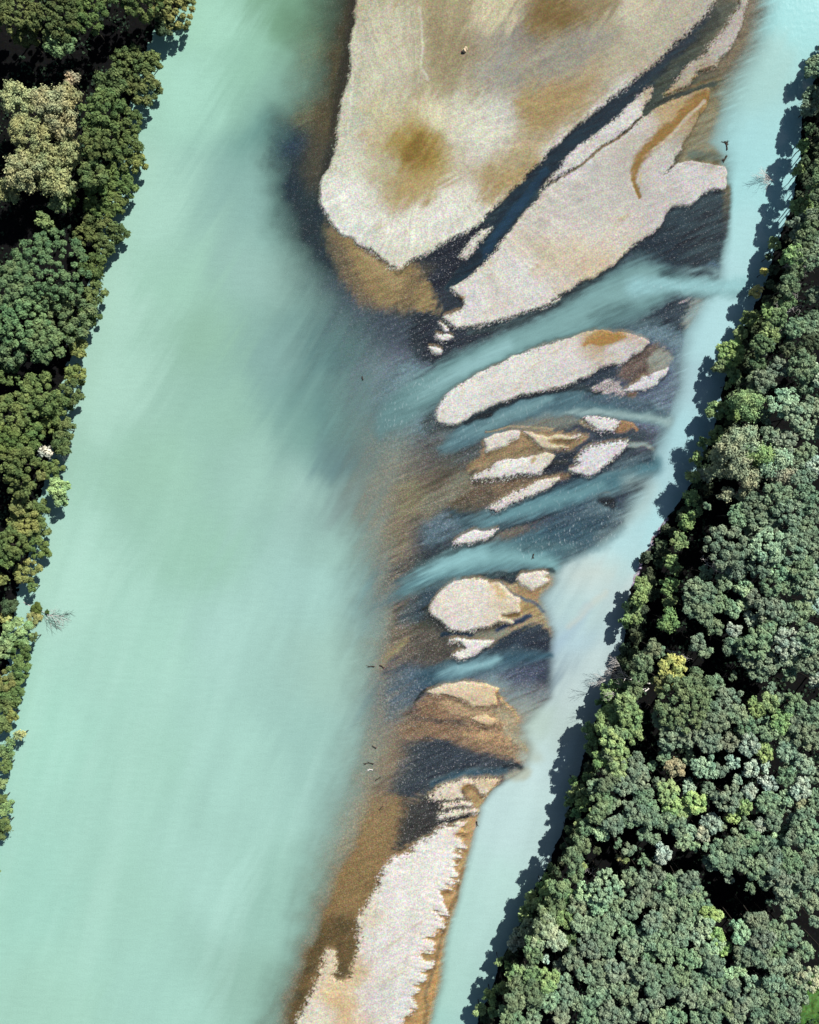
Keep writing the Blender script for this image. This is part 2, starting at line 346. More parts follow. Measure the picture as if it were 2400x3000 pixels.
stroke('K 560,395,12 640,410,14 740,430,20 790,450,20', (74, 82, 100), 0.3, sp=0.9, rif=0.6, soft=1)
stroke('K 450,400,14 380,430,18 300,462,20 220,500,24 120,540,30', None, 0.85, (122, 160, 164), soft=1.1, fade=0.5)
stroke('K 790,466,16 700,446,12 600,438,11 500,440,10 400,452,12', None, 0.85, (156, 184, 182), soft=1.2, rif=0.3, fade=0.5)
wet('K 330,470 420,446 520,446 540,470 440,490 350,492', (160, 150, 124), 12, 0.8, 0.35, 0.4)
stroke('K 600,382,8 540,366,9 450,376,8 360,402,8 280,438,8 210,470,8', (24, 28, 38), 0.12, soft=0.7, rag=0.15)
stroke('M 850,60,30 770,95,34 680,122,32 600,150,30 500,182,30 400,210,28 320,228,26 260,236,26', (44, 56, 74), 0.72, (96, 140, 150), 0.5, soft=0.9, rif=0.3, fade=0.5)
stroke('M 700,120,14 600,152,17 500,184,19 400,210,18 310,232,16', None, 0.85, (112, 156, 162), soft=1.2, fade=0.5)
stroke('M 840,40,16 780,50,14 700,80,8', (50, 52, 74), 0.2, sp=0.9, rif=0.8, soft=0.9)
wet('M 40,480 100,420 170,370 250,325 360,292 480,262 600,225 700,205 780,230 740,280 660,320 580,356 480,362 380,372 280,384 200,402 120,440', (48, 62, 80), 16, 0.9, 0.5, 0.7, 4, wcol=(96, 140, 150))
wet('M 560,200 640,170 700,190 760,205 740,260 650,310 560,300 520,260', (52, 66, 88), 24, 0.85, 0.22, 0.9, 4, rif=1.0)
stroke('M 560,345,24 480,325,34 400,322,36 310,336,38 230,360,34 150,400,30 80,445,28', None, 0.88, (134, 180, 182), soft=1.2, fade=0.5)
stroke('M 360,318,18 290,332,22 220,355,20 160,388,18', None, 0.95, (154, 202, 204), soft=1.2, amt=0.7, fade=0.5)
stroke('M 480,300,10 560,290,14 620,300,14', None, 0.5, (110, 150, 156), soft=1.2)
stroke('M 560,364,7 480,370,8 380,378,8 300,384,7', (40, 42, 46), 0.1, soft=0.8)
stroke('M 400,262,5 330,296,5 250,318,5 170,356,5', (24, 26, 36), 0.2, soft=1.0, amt=0.7, rag=0.2)
stroke('N 750,168,14 715,172,20 640,180,30 560,195,34 470,215,34 380,236,34 310,245,30', (44, 58, 76), 0.5, (84, 122, 138), soft=1.1)
stroke('N 560,190,18 470,212,24 390,232,26 320,240,24', None, 0.9, (142, 186, 192), soft=1.2, rif=0.25, fade=0.5)
wet('N 560,240 640,300 720,340 740,380 690,400 600,370 540,310 500,270', (150, 156, 148), 20, 0.6, 0.55, 0.4)
# milky tan fans where the shallows spill into the right channel
wet('N 620,440 720,520 720,560 660,560 620,520 590,470', (176, 170, 140), 16, 0.8, 0.5, 0.3, wcol=(186, 200, 186))
wet('N 600,590 660,560 690,600 640,625 590,612', (176, 170, 140), 10, 0.8, 0.5, 0.3, wcol=(184, 190, 170))
wet('G 560,960 900,980 860,1160 620,1200 430,1160', None, 60, 0.6, wcol=(204, 212, 200))
stroke('G 640,1380,40 560,1500,50 430,1640,50 360,1725,40', None, None, (166, 192, 206), soft=1.3, amt=0.6)
stroke('G 780,1250,26 620,1400,30 480,1540,26', None, None, (206, 210, 196), soft=1.3, amt=0.5)
stroke('M 780,110,26 850,130,30 800,190,30 700,270,26', None, None, (186, 206, 200), soft=1.3, amt=0.5)
stroke('C 930,1330,8 1100,1300,12 1300,1290,10 1480,1320,8', (176, 160, 126), 0.08, sp=0.4, soft=1)
stroke('M 430,45,6 520,60,8 600,52,6', (60, 52, 50), 0.05, soft=0.8)
stroke('M 400,125,14 500,110,18 600,90,10', (120, 98, 72), 0.05, sp=0.9, soft=1)
stroke('M 300,110,26 240,150,30 200,190,26', (132, 122, 96), 0.12, sp=0.7, soft=1)
stroke('D 640,1240,12 720,1260,18 760,1330,12', (170, 134, 90), 0.05, soft=0.9)
stroke('D 700,1450,16 820,1430,20 900,1480,14', (150, 142, 120), 0.35, soft=1)
# tail spread
wet('H 600,590 760,540 1130,530 1200,640 1290,740 1230,850 1290,940 1330,1010 1200,1010 1000,1000 760,940 500,900 400,880 450,760', (142, 114, 84), 14, 0.92, 0.04, 0.8, 12, tex=ST3)
wet('H 700,600 950,670 1150,690 1280,740 1230,800 1100,760 880,720 700,690', (186, 158, 120), 12, 0.85, 0.04, 0.5, 8, tex=ST3)
wet('H 900,830 1150,870 1240,880 1180,940 1000,900 880,880', (190, 156, 112), 10, 0.85, 0.04, 0.5, 8, tex=ST3)
wet('H 480,700 700,740 860,760 900,800 700,780 450,800', (70, 56, 54), 14, 0.7, 0.04, 1.0, 12, tex=ST3)
stroke('H 1110,570,8 1200,650,12 1290,740,8', (190, 160, 110), 0.05, soft=0.9)
stroke('H 1150,700,40 1260,780,50 1200,860,30', (176, 150, 104), 0.2, soft=1)
stroke('H 1180,820,10 1250,890,14 1330,980,18 1440,1030,10', (176, 160, 120), 0.2, soft=1)
wet('H 380,1180 440,980 560,930 720,900 900,960 980,1010 1200,1040 1300,1080 1310,1100 1180,1160 900,1185 760,1210 650,1290 500,1320 380,1320', (48, 48, 66), 16, 0.95, 0.05, 1.0, 12, tex=ST3)
stroke('H 650,1230,14 760,1170,26 900,1150,28 1050,1140,26 1180,1120,22', (50, 68, 86), 0.3, (96, 132, 146), soft=1.1)
stroke('H 1180,1100,18 1250,1085,22 1310,1100,10', (28, 32, 44), 0.04, soft=0.7)
wet('H 1180,1160 1320,1120 1360,1180 1280,1210 1180,1190', (170, 158, 130), 10, 0.7, 0.35)
wet('H 400,1340 520,1340 640,1310 720,1360 740,1500 640,1590 480,1690 380,1720 420,1500', (58, 46, 50), 12, 0.9, 0.03, 1.0, 14, tex=ST3)
wet('H 860,1230 1160,1190 1090,1290 1050,1380 1060,1500 1000,1520 920,1560 900,1725 860,1725 870,1500 990,1440 930,1340', (184, 150, 98), 8, 0.95, 0.05, 0.3)
stroke('H 1000,1440,7 900,1460,10 780,1480,12 700,1520,10', (40, 32, 36), soft=0.7)
stroke('H 940,1345,5 850,1340,9 720,1340,10 600,1330,12', (58, 46, 44), sp=1, soft=0.8)
stroke('H 900,1400,5 800,1405,8 680,1410,12', (62, 50, 48), sp=1, soft=0.8)
wet('J 560,200 860,60 960,120 900,330 830,460 780,600 690,780 640,900 600,1100 560,1350 440,1420 350,1300 290,1480 160,1725 30,1725 120,1500 250,1180 340,960 420,700 480,430', (140, 114, 72), 26, 0.75, 0.03, 0.6, 8, tex=ST2)
wet('J 340,950 620,930 600,1180 540,1400 460,1420 440,1180 390,1180 300,1380 160,1725 30,1725 100,1550 250,1200', (96, 70, 34), 20, 0.8, 0.03, 0.6, 6, tex=ST2)
wet('J 1390,300 1540,260 1420,430 1400,520 1340,700 1270,930 1200,1130 1150,1330 1100,1500 1070,1725 960,1725 1000,1400 1100,1000 1250,700 1330,400', (192, 150, 92), 12, 0.9, 0.08, 0.25, 4)
stroke('J 1100,1725,16 1110,1500,14 1190,1200,14 1290,920,14 1370,600,12', (150, 112, 58), 0.12, soft=1)
# shingle strip on the far bank
wet('F 1375,1105 1390,1115 1360,1200 1335,1240 1335,1180', (126, 118, 140), 8, 1, 0.05, 1.0)

# ---------------------------------------------------------------- dry bars
DRY = np.zeros(X.shape); BID = np.zeros(X.shape, int); EDG = np.zeros(X.shape)
BARC = np.zeros(X.shape + (3,)) + lin((212, 207, 201)); CUT = np.zeros(X.shape)
BARLAB = {}; SDM = np.full(X.shape, -60.0)
RAGM = np.clip(0.7 + 1.1 * BIG + 0.6 * MID, 0.15, 2.2)
def bar(bid, spec, label=None, rag=3, f=2.5, sm=1, tex=None):
    pts = P(spec)
    pts = smooth_poly(pts, sm) if bid in (1, 2, 6, 15) else pts
    sl = win(pts, 40)
    s = sdf(pts, sl) + 1.8 + rag * (0.35 * (ST1 if tex is None else tex)[sl] + 0.25 * FINE[sl]) * RAGM[sl]
    if bid == 23: s = s + 5 * ST3[sl] + 4 * aniso(X[sl], Y[sl], 14, 30, 5, 191, 2)
    SDM[sl] = np.maximum(SDM[sl], s)
    m = sstep(-f, f, s)
    BID[sl] = np.where(m > np.maximum(DRY[sl], 0.3), bid, BID[sl])
    DRY[sl] = np.maximum(DRY[sl], m)
    EDG[sl] = np.where(BID[sl] == bid, np.maximum(EDG[sl], s), EDG[sl])
    if label: BARLAB[bid] = label

bar(1, 'A 560,-700 545,0 520,60 512,160 488,260 490,420 465,520 440,620 425,740 400,850 385,960 370,1060 320,1110 300,1180 285,1290 330,1360 390,1440 440,1490 500,1500 560,1560 630,1570 690,1640 740,1680 800,1715 860,1640 930,1640 1000,1580 1130,1500 1280,1430 1340,1380 1400,1310 1560,1150 B 0,975 80,900 180,820 270,740 370,650 500,560 620,460 760,345 870,230 950,165 1020,90 1070,0 1200,-700',
    'largest pale gravel bar at the top centre with an ochre patch in its middle', 5)
bar(2, 'A 1140,1800 1200,1780 1300,1690 1390,1600 1470,1500 1560,1380 1640,1290 B 0,1200 60,1150 160,1075 300,965 440,865 590,765 720,672 800,640 900,600 1000,562 1038,556 1030,620 1000,680 950,760 900,850 860,920 820,1000 790,1060 720,1120 770,1088 850,1030 900,1013 1000,1030 1080,1045 1130,1040 1148,1080 1140,1150 1120,1195 1050,1190 1000,1210 960,1250 900,1300 820,1290 770,1330 730,1400 700,1450 620,1500 500,1600 400,1690 300,1745 180,1810 80,1870 0,1912 C 1600,190 1400,290 1200,352 1000,412 850,432 740,450 670,455 600,400 570,380 650,350 740,310 760,240 690,190 630,125',
    'long pale gravel bar with a brown streak and a blunt nose beside the right channel', 3)
bar(3, 'B 662,545 680,560 665,620 605,700 600,742 500,826 380,915 260,1002 160,1075 60,1135 0,1178 A 1690,1215 B 90,1045 170,955 280,870 380,785 480,715 560,635 640,560', 'narrow pale gravel strip along the dark channel between the two large bars', 4)
bar(4, 'B 1275,-80 1275,0 1260,60 1240,140 1200,240 1150,310 1100,390 1060,430 980,450 930,500 912,540 850,570 800,600 740,600 790,560 830,500 870,430 950,380 1000,330 1040,280 1100,220 1160,130 1220,50 1240,-80', 'slim speckled gravel spit at the top right edge of the bars', 5)
bar(5, 'A 1385,1430 1310,1460 1220,1560 1180,1620 1220,1640 1270,1590 1340,1500', 'small pale gravel sliver at the foot of the dark channel', 2, 2)
bar(6, 'C 510,1150 520,1250 600,1283 690,1270 830,1190 1000,1110 1250,1030 1450,980 D 0,985 200,940 300,900 380,860 450,800 520,770 600,765 640,768 700,700 780,670 850,605 890,580 830,540 760,515 700,505 600,500 540,485 480,475 415,490 330,497 200,545 0,610 C 1440,605 1380,625 1200,680 1050,760 900,840 750,912 640,1000 560,1080', 'long smooth pale bar like a fish below the widest braid', 3)
bar(7, 'D 1022,790 1000,860 930,940 830,990 700,1002 650,992 720,940 820,880 880,860', 'pale leaf shaped gravel patch beside the right channel', 5)
bar(8, 'D 300,1212 380,1205 500,1220 635,1235 600,1290 570,1340 470,1325 400,1310 350,1285', 'small pale wedge shaped gravel bar between two thin braids', 4)
bar(9, 'C 920,1400 1000,1352 1100,1340 1210,1330 1200,1390 1120,1440 1000,1480 930,1500', 'short pale gravel patch left of a ringed sand patch', 5)
bar(10, 'C 1240,1340 1330,1345 1440,1390 1530,1370 1725,1365 D 280,1375 240,1402 60,1412 35,1440 180,1458 100,1482 0,1482 C 1380,1462 1340,1400', 'thin pale gravel ring around a tan hollow', 3)
bar(11, 'E 965,290 1000,250 1150,170 1250,130 1400,112 1480,110 1560,80 1645,98 1620,160 1560,230 1500,265 1350,260 1200,290 1050,302', 'pale tongue of gravel with a notch in its top edge', 4)
bar(12, 'D 690,1420 600,1430 420,1440 310,1500 240,1580 280,1605 200,1650 235,1690 330,1710 430,1680 520,1620 570,1555 640,1500', 'ragged pale gravel bar above the narrow blue braid', 5)
bar(13, 'E 1690,287 1650,330 1550,390 1400,460 1250,530 1150,562 1080,560 1150,510 1250,450 1400,380 1500,320 1600,290', 'thin pale gravel ridge along the top of the narrow blue braid', 5)
bar(14, 'E 790,862 850,800 880,757 1000,737 1100,722 1180,725 1140,770 1050,810 920,845', 'tiny pale gravel islet between the two lower blue braids', 3)
bar(15, 'E 590,1390 640,1300 700,1235 800,1168 900,1133 1000,1130 1070,1142 1110,1172 1200,1180 1290,1250 1362,1320 1350,1380 1360,1420 1260,1438 1180,1430 1190,1468 1280,1478 1312,1500 1290,1522 1210,1480 1100,1530 960,1572 850,1588 760,1555 700,1500 620,1430', 'round pale gravel island in the middle of the braids', 3)
bar(16, 'E 1340,1140 1380,1100 1470,1080 1560,1075 1612,1092 1560,1128 1612,1150 1540,1200 1450,1230 1380,1190', 'small pale gravel islet right of the round island', 4)
bar(17, 'H 775,200 820,180 960,178 1100,186 1060,235 960,285 850,322 800,290 900,240 850,205', 'small pale gravel patch under the round island', 5)
bar(18, 'H 625,560 700,522 800,497 900,492 1050,503 1130,528 1100,580 1122,650 1050,662 940,662 850,600 760,590 690,590', 'tan tinted gravel bar with a hooked right end', 7, tex=ST3)
bar(19, 'H 930,745 1000,730 1105,752 1090,802 1040,800 980,778', 'small tan gravel tooth in the brown shallows', 6, tex=ST3)
bar(20, 'H 635,1310 700,1250 760,1215 880,1190 1050,1184 1155,1184 1092,1250 1050,1310 1010,1292 960,1222 900,1240 868,1290 900,1332 760,1342 640,1342', 'forked pale gravel bar above the row of gravel fingers', 4)
bar(21, 'H 720,1372 800,1346 900,1355 952,1362 940,1386 880,1380 800,1402 720,1402', 'upper pale gravel finger', 3, 2)
bar(22, 'H 710,1442 800,1416 900,1408 990,1416 970,1440 870,1442 780,1470 710,1485', 'lower pale gravel finger', 3, 2)
bar(23, 'J 1150,345 1210,300 1300,278 1405,264 1365,300 1375,350 1330,370 1390,425 1385,445 1300,465 1365,505 1368,530 1290,545 1345,570 1280,600 1338,640 1270,660 1335,700 1250,725 1300,758 1190,755 1215,820 1272,910 1262,940 1150,905 1240,985 1235,1030 1150,1060 1165,1085 1100,1105 1165,1150 1155,1196 1070,1203 1085,1250 1150,1268 1142,1322 1060,1345 1105,1380 1092,1420 1015,1445 1072,1480 1000,1505 1010,1560 1062,1600 990,1612 1000,1655 950,1680 960,1725 930,2400 -100,2400 170,1725 200,1640 280,1480 310,1400 340,1330 390,1200 450,1190 460,1300 450,1420 500,1400 560,1380 580,1300 600,1200 630,1060 610,980 650,900 680,830 720,760 770,680 800,590 870,530 1000,500 1010,430 1080,390',
    'long pale tail bar at the bottom with a toothed right edge', 3, 2.5, 0)
# two specks of gravel left of the first braid
bar(24, 'C 550,440 600,455 625,490 590,490', 'upper of three gravel specks at the tip of the long bar', 2, 2)
bar(25, 'C 510,505 600,515 650,545 570,572 520,560', 'middle of three gravel specks at the tip of the long bar', 2, 2)
bar(26, 'C 450,635 520,635 572,660 545,692 490,680', 'lowest of three gravel specks at the tip of the long bar', 3, 2)

# colours of the dry surfaces
sp_, sc_ = ctrl("""740,100:205,200,180 735,330:206,202,184 700,420:222,220,208 760,480:224,222,212 850,510:218,212,194 720,220:198,196,176 790,60:192,180,148 800,150:196,188,162 830,30:176,166,136
 860,190:168,154,122 830,250:196,186,154 868,300:172,148,88 880,340:166,140,78 860,330:140,116,62 900,380:178,160,112 860,400:168,148,104 820,350:190,180,150 930,250:214,206,176 960,200:170,160,136 920,60:160,146,116 980,110:150,138,110
 950,30:200,188,156 1000,30:206,194,166 1040,20:196,184,156 1010,100:168,158,140 1080,70:138,134,128 1060,150:154,152,144 1130,60:132,110,70 1180,50:128,106,66 1220,30:140,122,86 1180,120:164,150,118 1240,20:196,184,158 1330,30:196,188,168
 1380,40:176,168,150 1280,90:172,162,138 1180,190:170,146,104 1120,230:168,146,104 1220,160:176,160,128 1060,260:198,196,188 1010,300:212,208,196 1040,370:166,146,108 1000,440:216,210,196 960,430:220,216,204 940,480:224,220,210 1100,330:180,162,126
 1300,250:216,212,208 1200,340:214,208,206 1330,330:186,178,168 1400,400:196,188,184 1450,370:206,200,198 1500,380:212,206,206 1250,420:196,190,184 1170,470:212,204,196 1150,520:204,190,168 1250,500:214,206,198 1100,590:216,212,208 1060,640:212,204,196 1250,540:206,188,160 980,660:220,216,212
 1420,230:176,154,118 1480,200:152,122,76 1480,320:150,140,126 1520,100:180,172,164 1440,150:176,166,154 1100,780:214,210,205 1200,750:212,206,204 950,860:216,212,208 1300,720:206,202,204 1300,690:160,124,76 1250,710:180,160,130
 1370,800:206,202,204 1060,930:210,202,192 1150,920:200,184,156 1270,890:212,208,204 1100,980:218,212,208 1260,960:210,206,208 1000,1130:216,210,208 1000,1270:220,210,200 1060,1270:212,196,172 1130,1220:214,204,192
 1000,1460:212,190,160 1060,1480:204,178,142 980,1360:220,214,210 1060,1510:200,172,136 960,1650:216,202,182 1030,1650:206,182,150 1000,1690:220,208,192 900,1800:226,220,214 850,1900:222,216,210 800,2000:222,216,212 790,2100:214,208,204 850,2100:214,210,205 700,2020:210,196,172 660,2130:216,206,190 720,2120:206,178,136 740,2050:208,184,146 760,1950:216,204,184""")
BARC[:] = idw(sp_, sc_, X + 26 * MID + 8 * ST1, Y + 26 * BIG + 8 * ST1, 44, 2.2)
stroke('B 1010,610,34 880,700,44 780,820,40 640,940,42 570,1040,36 545,1120,18 575,1190,14 575,1260,8', (146, 114, 68), bar=True, soft=0.7, rag=0.25, hgt=-0.3)
stroke('B 1000,640,10 880,760,12 780,880,12 680,960,10', (188, 174, 150), bar=True, soft=0.8, rag=0.3)
stroke('B 595,1100,6 600,1160,6', (196, 176, 140), bar=True, soft=0.8)
stroke('B 600,745,6 500,832,7 380,922,8 260,1008,9 160,1082,8 40,1165,9', (118, 98, 72), bar=True, soft=0.9, hgt=-0.2)
wet_bar = [('D 405,505 480,475 560,490 680,520 640,560 560,600 500,625 440,630 380,615 280,612 340,560', (158, 122, 74), 6), ('C 500,190 640,200 760,190 740,300 650,350 560,370', (160, 130, 86), 12),
           ('D 600,590 400,625 350,600', (150, 116, 70), 6), ('C 1430,1400 1700,1390 1725,1440 1500,1450', (170, 140, 96), 5), ('E 1100,1150 1130,1180 1190,1200 1260,1290 1200,1300 1150,1240', (200, 176, 138), 10),
           ('E 1470,105 1500,110 1490,170 1460,170', (176, 154, 116), 5), ('H 1100,560 1130,528 1160,600 1130,660', (176, 138, 80), 8), ('H 860,1240 960,1215 1010,1300 1000,1340 880,1330', (156, 116, 56), 8),
           ('J 1280,350 1400,300 1380,400 1350,390', (190, 152, 100), 8)]
for spec, c, f in wet_bar:
    pts = smooth_poly(P(spec), 1); sl = win(pts, 30)
    m = sstep(-f, f, sdf(pts, sl) + 4 * ST1[sl])
    BARC[sl] += (lin(c) - BARC[sl]) * m[..., None]
# speckled gravel left of the leaf shaped patch
wet('D 380,960 450,920 600,895 640,985 655,1050 500,1020 400,985', (176, 166, 162), 6, 0.9, 0.02, 1.0, 8)
for spec, c, f, a_ in [('A 930,-60 1290,-60 1280,120 1230,300 1150,560 1080,640 1000,560 960,420 935,240', (150, 136, 106), 26, .75), ('A 1300,-40 1560,-60 1540,120 1440,200 1330,240 1290,120', (206, 194, 162), 26, .7),
        ('B 0,-60 470,-60 480,60 330,160 140,220 20,200 -60,80', (118, 98, 62), 30, .7), ('B -80,240 180,220 420,150 520,220 330,420 60,560 -160,520', (148, 146, 140), 40, .7), ('B 500,-60 700,-60 690,60 620,130 500,130', (204, 192, 166), 24, .6),
        ('B -200,640 0,600 230,470 400,470 180,700 -60,850 -220,900', (160, 136, 96), 34, .6), ('B 480,200 800,60 960,60 860,190 640,360 420,520 300,560', (186, 178, 156), 34, .6),
        ('A 800,880 900,800 1010,860 1060,960 1000,1090 880,1100 790,1020', (150, 122, 62), 40, .75), ('A 850,930 920,880 960,960 900,1040 840,1010', (112, 88, 46), 26, .6), ('A 760,1130 950,1100 1010,1200 900,1300 760,1240', (176, 154, 108), 40, .5),
        ('A 1080,640 1300,640 1560,800 1400,1000 1180,900', (216, 212, 194), 50, .7), ('A 540,20 900,20 930,300 900,560 720,700 560,560', (206, 202, 182), 50, .6), ('A 340,1120 480,1080 620,1300 560,1500 420,1460 310,1300', (228, 226, 216), 36, .8),
        ('A 1290,1290 1400,1180 1560,1050 1640,1030 1500,1180 1390,1310', (168, 144, 100), 16, .7), ('A 700,1360 1200,1290 1330,1370 1000,1560 740,1640', (224, 222, 212), 40, .7),
        ('B 0,1560 330,1540 420,1620 200,1740 -100,1800', (206, 190, 168), 36, .6), ('B 100,1180 460,960 520,1150 420,1350 100,1400 -200,1500', (192, 186, 178), 44, .6)]:
    pts = smooth_poly(P(spec), 1); sl = win(pts, f * 2 + 20)
    m = sstep(-f, f, sdf(pts, sl) + 30 * aniso(X[sl], Y[sl], 122, 150, 14, 181, 4) + 14 * MID[sl] + 4 * FINE[sl]) * a_
    BARC[sl] += (lin(c) - BARC[sl]) * m[..., None]
# pale rims and ridge lines on the first bar
for spec in ['A 500,420,5 495,640,5 480,840,6 450,960,8 420,1060,10', 'A 640,1490,3 760,1505,3 900,1500,3 1030,1480,3', 'A 920,60,10 940,240,8 930,420,8 990,520,8']:
    stroke(spec, (226, 224, 210), bar=True, amt=0.4, soft=1)
# fine rays fanning out on the first bar
ang = np.arctan2(Y - 420, X - 1230)
ray = fbm(ang * 60 + 1.5 * MID, np.hypot(X - 1230, Y - 420) / 160, 1.0, 91, 3)
rm = sstep(150, 260, np.hypot(X - 1230, Y - 430)) * (1 - sstep(420, 640, np.hypot(X - 1230, Y - 430)))
BARC *= (1 + 0.13 * ray * rm + 0.06 * ST2 * sstep(0, 1, 1 - (X - 1300) / 400))[..., None]
tan_ = np.clip(0.5 * ST1 + 0.6 * aniso(X, Y, 140, 260, 34, 171, 4) + 0.3 * MID - 0.28, 0, 1) * 0.55
BARC += (lin((166, 142, 104)) - BARC) * tan_[..., None]
BARC *= np.array([0.955, 0.985, 0.955]) * (1.02 + 0.05 * sstep(800, 1000, Y))[..., None]
BARC *= (1 + 0.07 * ST1 + 0.05 * FINE + 0.05 * MID)[..., None]
B *= (1 + 0.10 * ST1 + 0.10 * MID + 0.10 * FINE)[..., None]
hz = sstep(0.02, 0.30, LEFT_A) * sstep(1180, 1400, Y) * (1 - 0.45 * sstep(2300, 2700, Y))
hz = hz * (0.75 + 0.35 * aniso(X, Y, 120, 160, 18, 201, 3))
B += (lin((164, 156, 134)) - B) * np.clip(hz * 0.8, 0, 1)[..., None]
hz2 = (1 - sstep(60, 190, X - np.interp(Y, yk, lb) + 110)) * sstep(1250, 1450, Y) * (1 - sstep(2250, 2500, Y))
B += (lin((146, 134, 110)) - B) * np.clip(hz2 * (0.45 + 0.4 * ST1), 0, 0.75)[..., None]
dk = 1 - sstep(0.012, 0.05, B.mean(-1))
B *= (1 + (np.array([0.62, 0.80, 0.74]) - 1) * dk[..., None])
ST4 = aniso(X, Y, 158, 80, 7, 151, 3); ST5 = aniso(X, Y, 146, 34, 6, 161, 2)
calm = sstep(0.0, 0.25, 1 - np.maximum(LEFT_A, RIGHT_A))
B *= (1 + (0.26 * ST4 + 0.14 * ST5) * (0.45 + 0.55 * sstep(1100, 1300, X)) * calm[..., None].squeeze(-1))[..., None]
AL = np.clip(AL + (0.22 * ST4 + 0.10 * ST5) * AL * (1 - AL) * 3.0 * calm * (0.25 + 0.75 * sstep(1080, 1250, X)), 0.01, 1)
B = np.clip(B, 0.004, 0.6)
# ochre silt rim just outside the bars' upstream edges, and the bank's shadow painted as a dark furry rim along lower edges
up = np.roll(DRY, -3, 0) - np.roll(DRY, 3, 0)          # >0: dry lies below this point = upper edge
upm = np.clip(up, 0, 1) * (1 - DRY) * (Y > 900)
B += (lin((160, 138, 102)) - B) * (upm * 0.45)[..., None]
lee_shade = np.clip(np.roll(DRY, 4, 0) - np.roll(DRY, -2, 0), 0, 1) * (1 - DRY) * (0.6 + 0.4 * np.clip(FINE, -1, 1))
lee_shade = np.clip(lee_shade, 0, 1) * (X > 1050)
B += (lin((22, 24, 32)) - B) * (lee_shade * 0.65)[..., None]
AL *= 1 - 0.8 * lee_shade

# banks
lbank = (np.array([-300, 0, 60, 100, 130, 200, 300, 400, 500, 600, 700, 800, 900, 1000, 1100, 1180, 1240, 1290, 1330, 1400, 1500, 1600, 1700, 1800, 2156, 2400]) * k,
         np.array([420, 395, 330, 308, 305, 285, 262, 240, 215, 190, 160, 138, 125, 98, 80, 60, 40, 24, 28, 22, 0, -15, -30, -40, -95, -130]) * k)
rbank = (np.array([-300, 0, 120, 180, 250, 350, 450, 550, 620, 700, 800, 850, 900, 950, 1000, 1050, 1090, 1130, 1160, 1200, 1260, 1320, 1370, 1420, 1460, 1520, 1600, 1700, 1800, 1870, 1930, 2000, 2080, 2156, 2400]) * k,
         np.array([1860, 1790, 1750, 1720, 1700, 1692, 1670, 1632, 1612, 1570, 1532, 1528, 1512, 1496, 1474, 1442, 1412, 1384, 1368, 1350, 1330, 1325, 1318, 1296, 1285, 1262, 1236, 1208, 1172, 1136, 1112, 1078, 1042, 1012, 900]) * k)
rbank = (rbank[0], rbank[1] - 17)  # land moved out so its near-black floor stands in for bank shade
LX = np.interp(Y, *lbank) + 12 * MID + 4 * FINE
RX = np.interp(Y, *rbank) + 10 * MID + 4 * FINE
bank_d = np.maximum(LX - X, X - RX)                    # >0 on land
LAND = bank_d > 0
AL = np.where((X - LX < 40) | (RX - X < 40), np.maximum(AL, 0.97), AL)
AL = np.maximum(AL, LEFT_A)
AL = np.maximum(AL, RIGHT_A * sstep(0.1, 0.6, RIGHT_A))
# heights
AL = np.clip(AL, 0.0, 0.985)
depth = 0.03 + 0.5 * AL + 1.6 * AL ** 6
ridge = 0.05 * ST1 + 0.04 * MID + 0.02 * FINE
inner = sstep(0, 60, EDG)
Hd = 0.14 + 0.34 * sstep(0, 7, EDG) + 0.40 * inner + 0.10 * MID * inner + 0.05 * ST1 + 0.025 * FINE + CUT * 0.5 * sstep(4, 16, EDG)
Hd = np.maximum(Hd, 0.07)
Z = -depth * (1 - DRY) + Hd * DRY + ridge * (1 - DRY) * 0.25 * (1 - AL)
Zl = np.clip(bank_d * 0.035 - 0.2, -2, 1.1) + 0.15 * MID + 0.05 * FINE
Z = np.where(LAND, Zl, Z)
Z = np.minimum(Z, np.where(LAND, 9, np.where(DRY > 0.4, 9, -0.012)))
GR = rng.normal(size=X.shape)                        # single stones at the bars' frayed margins
down = np.clip((np.roll(np.roll(DRY, 5, 0), -5, 1) + np.roll(DRY, -6, 1) * 0.6) - np.roll(DRY, -5, 0) * 0.6, 0, 1)
fur = np.clip(0.25 + 0.9 * BIG + 0.5 * down, 0.12, 1.3)
DC = sstep(-1.5 - 3 * fur, 1.5 + 5 * fur, SDM - 1.0 * fur + 4.5 * fur * GR)
DC = np.where(SDM > 26, 1, DC)
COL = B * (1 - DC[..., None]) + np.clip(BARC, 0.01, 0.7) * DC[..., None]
SPK = SP * (1 - DC) + (0.17 + 0.25 * (1 - sstep(2, 22, SDM))) * DC
SPK = np.where(LAND, 0.15, SPK)
floor_shade_c = lin((9, 11, 13))  # shade under the trees is put into this near-black colour
COL = np.where(LAND[..., None], floor_shade_c * (1 + 0.5 * MID[..., None] + 0.4 * FINE[..., None]), COL)
mead = sstep(-6, 6, sdf(P('F 1700,2060 1760,1990 1960,1990 1960,2400 1640,2400 1672,2160'), (slice(0, NY), slice(0, NX))))
COL += (lin((84, 122, 60)) * (1 + 0.5 * FINE + 0.3 * MID)[..., None] - COL) * (mead * LAND)[..., None]
# a strip of shingle on the far bank
shin = LAND & (bank_d < 14) & (Y > 1090 * k) & (Y < 1235 * k) & (X > 1500)
COL[shin] = lin((178, 166, 178)); SPK[shin] = 1.0
COL = np.clip(COL, 0.003, 0.7)

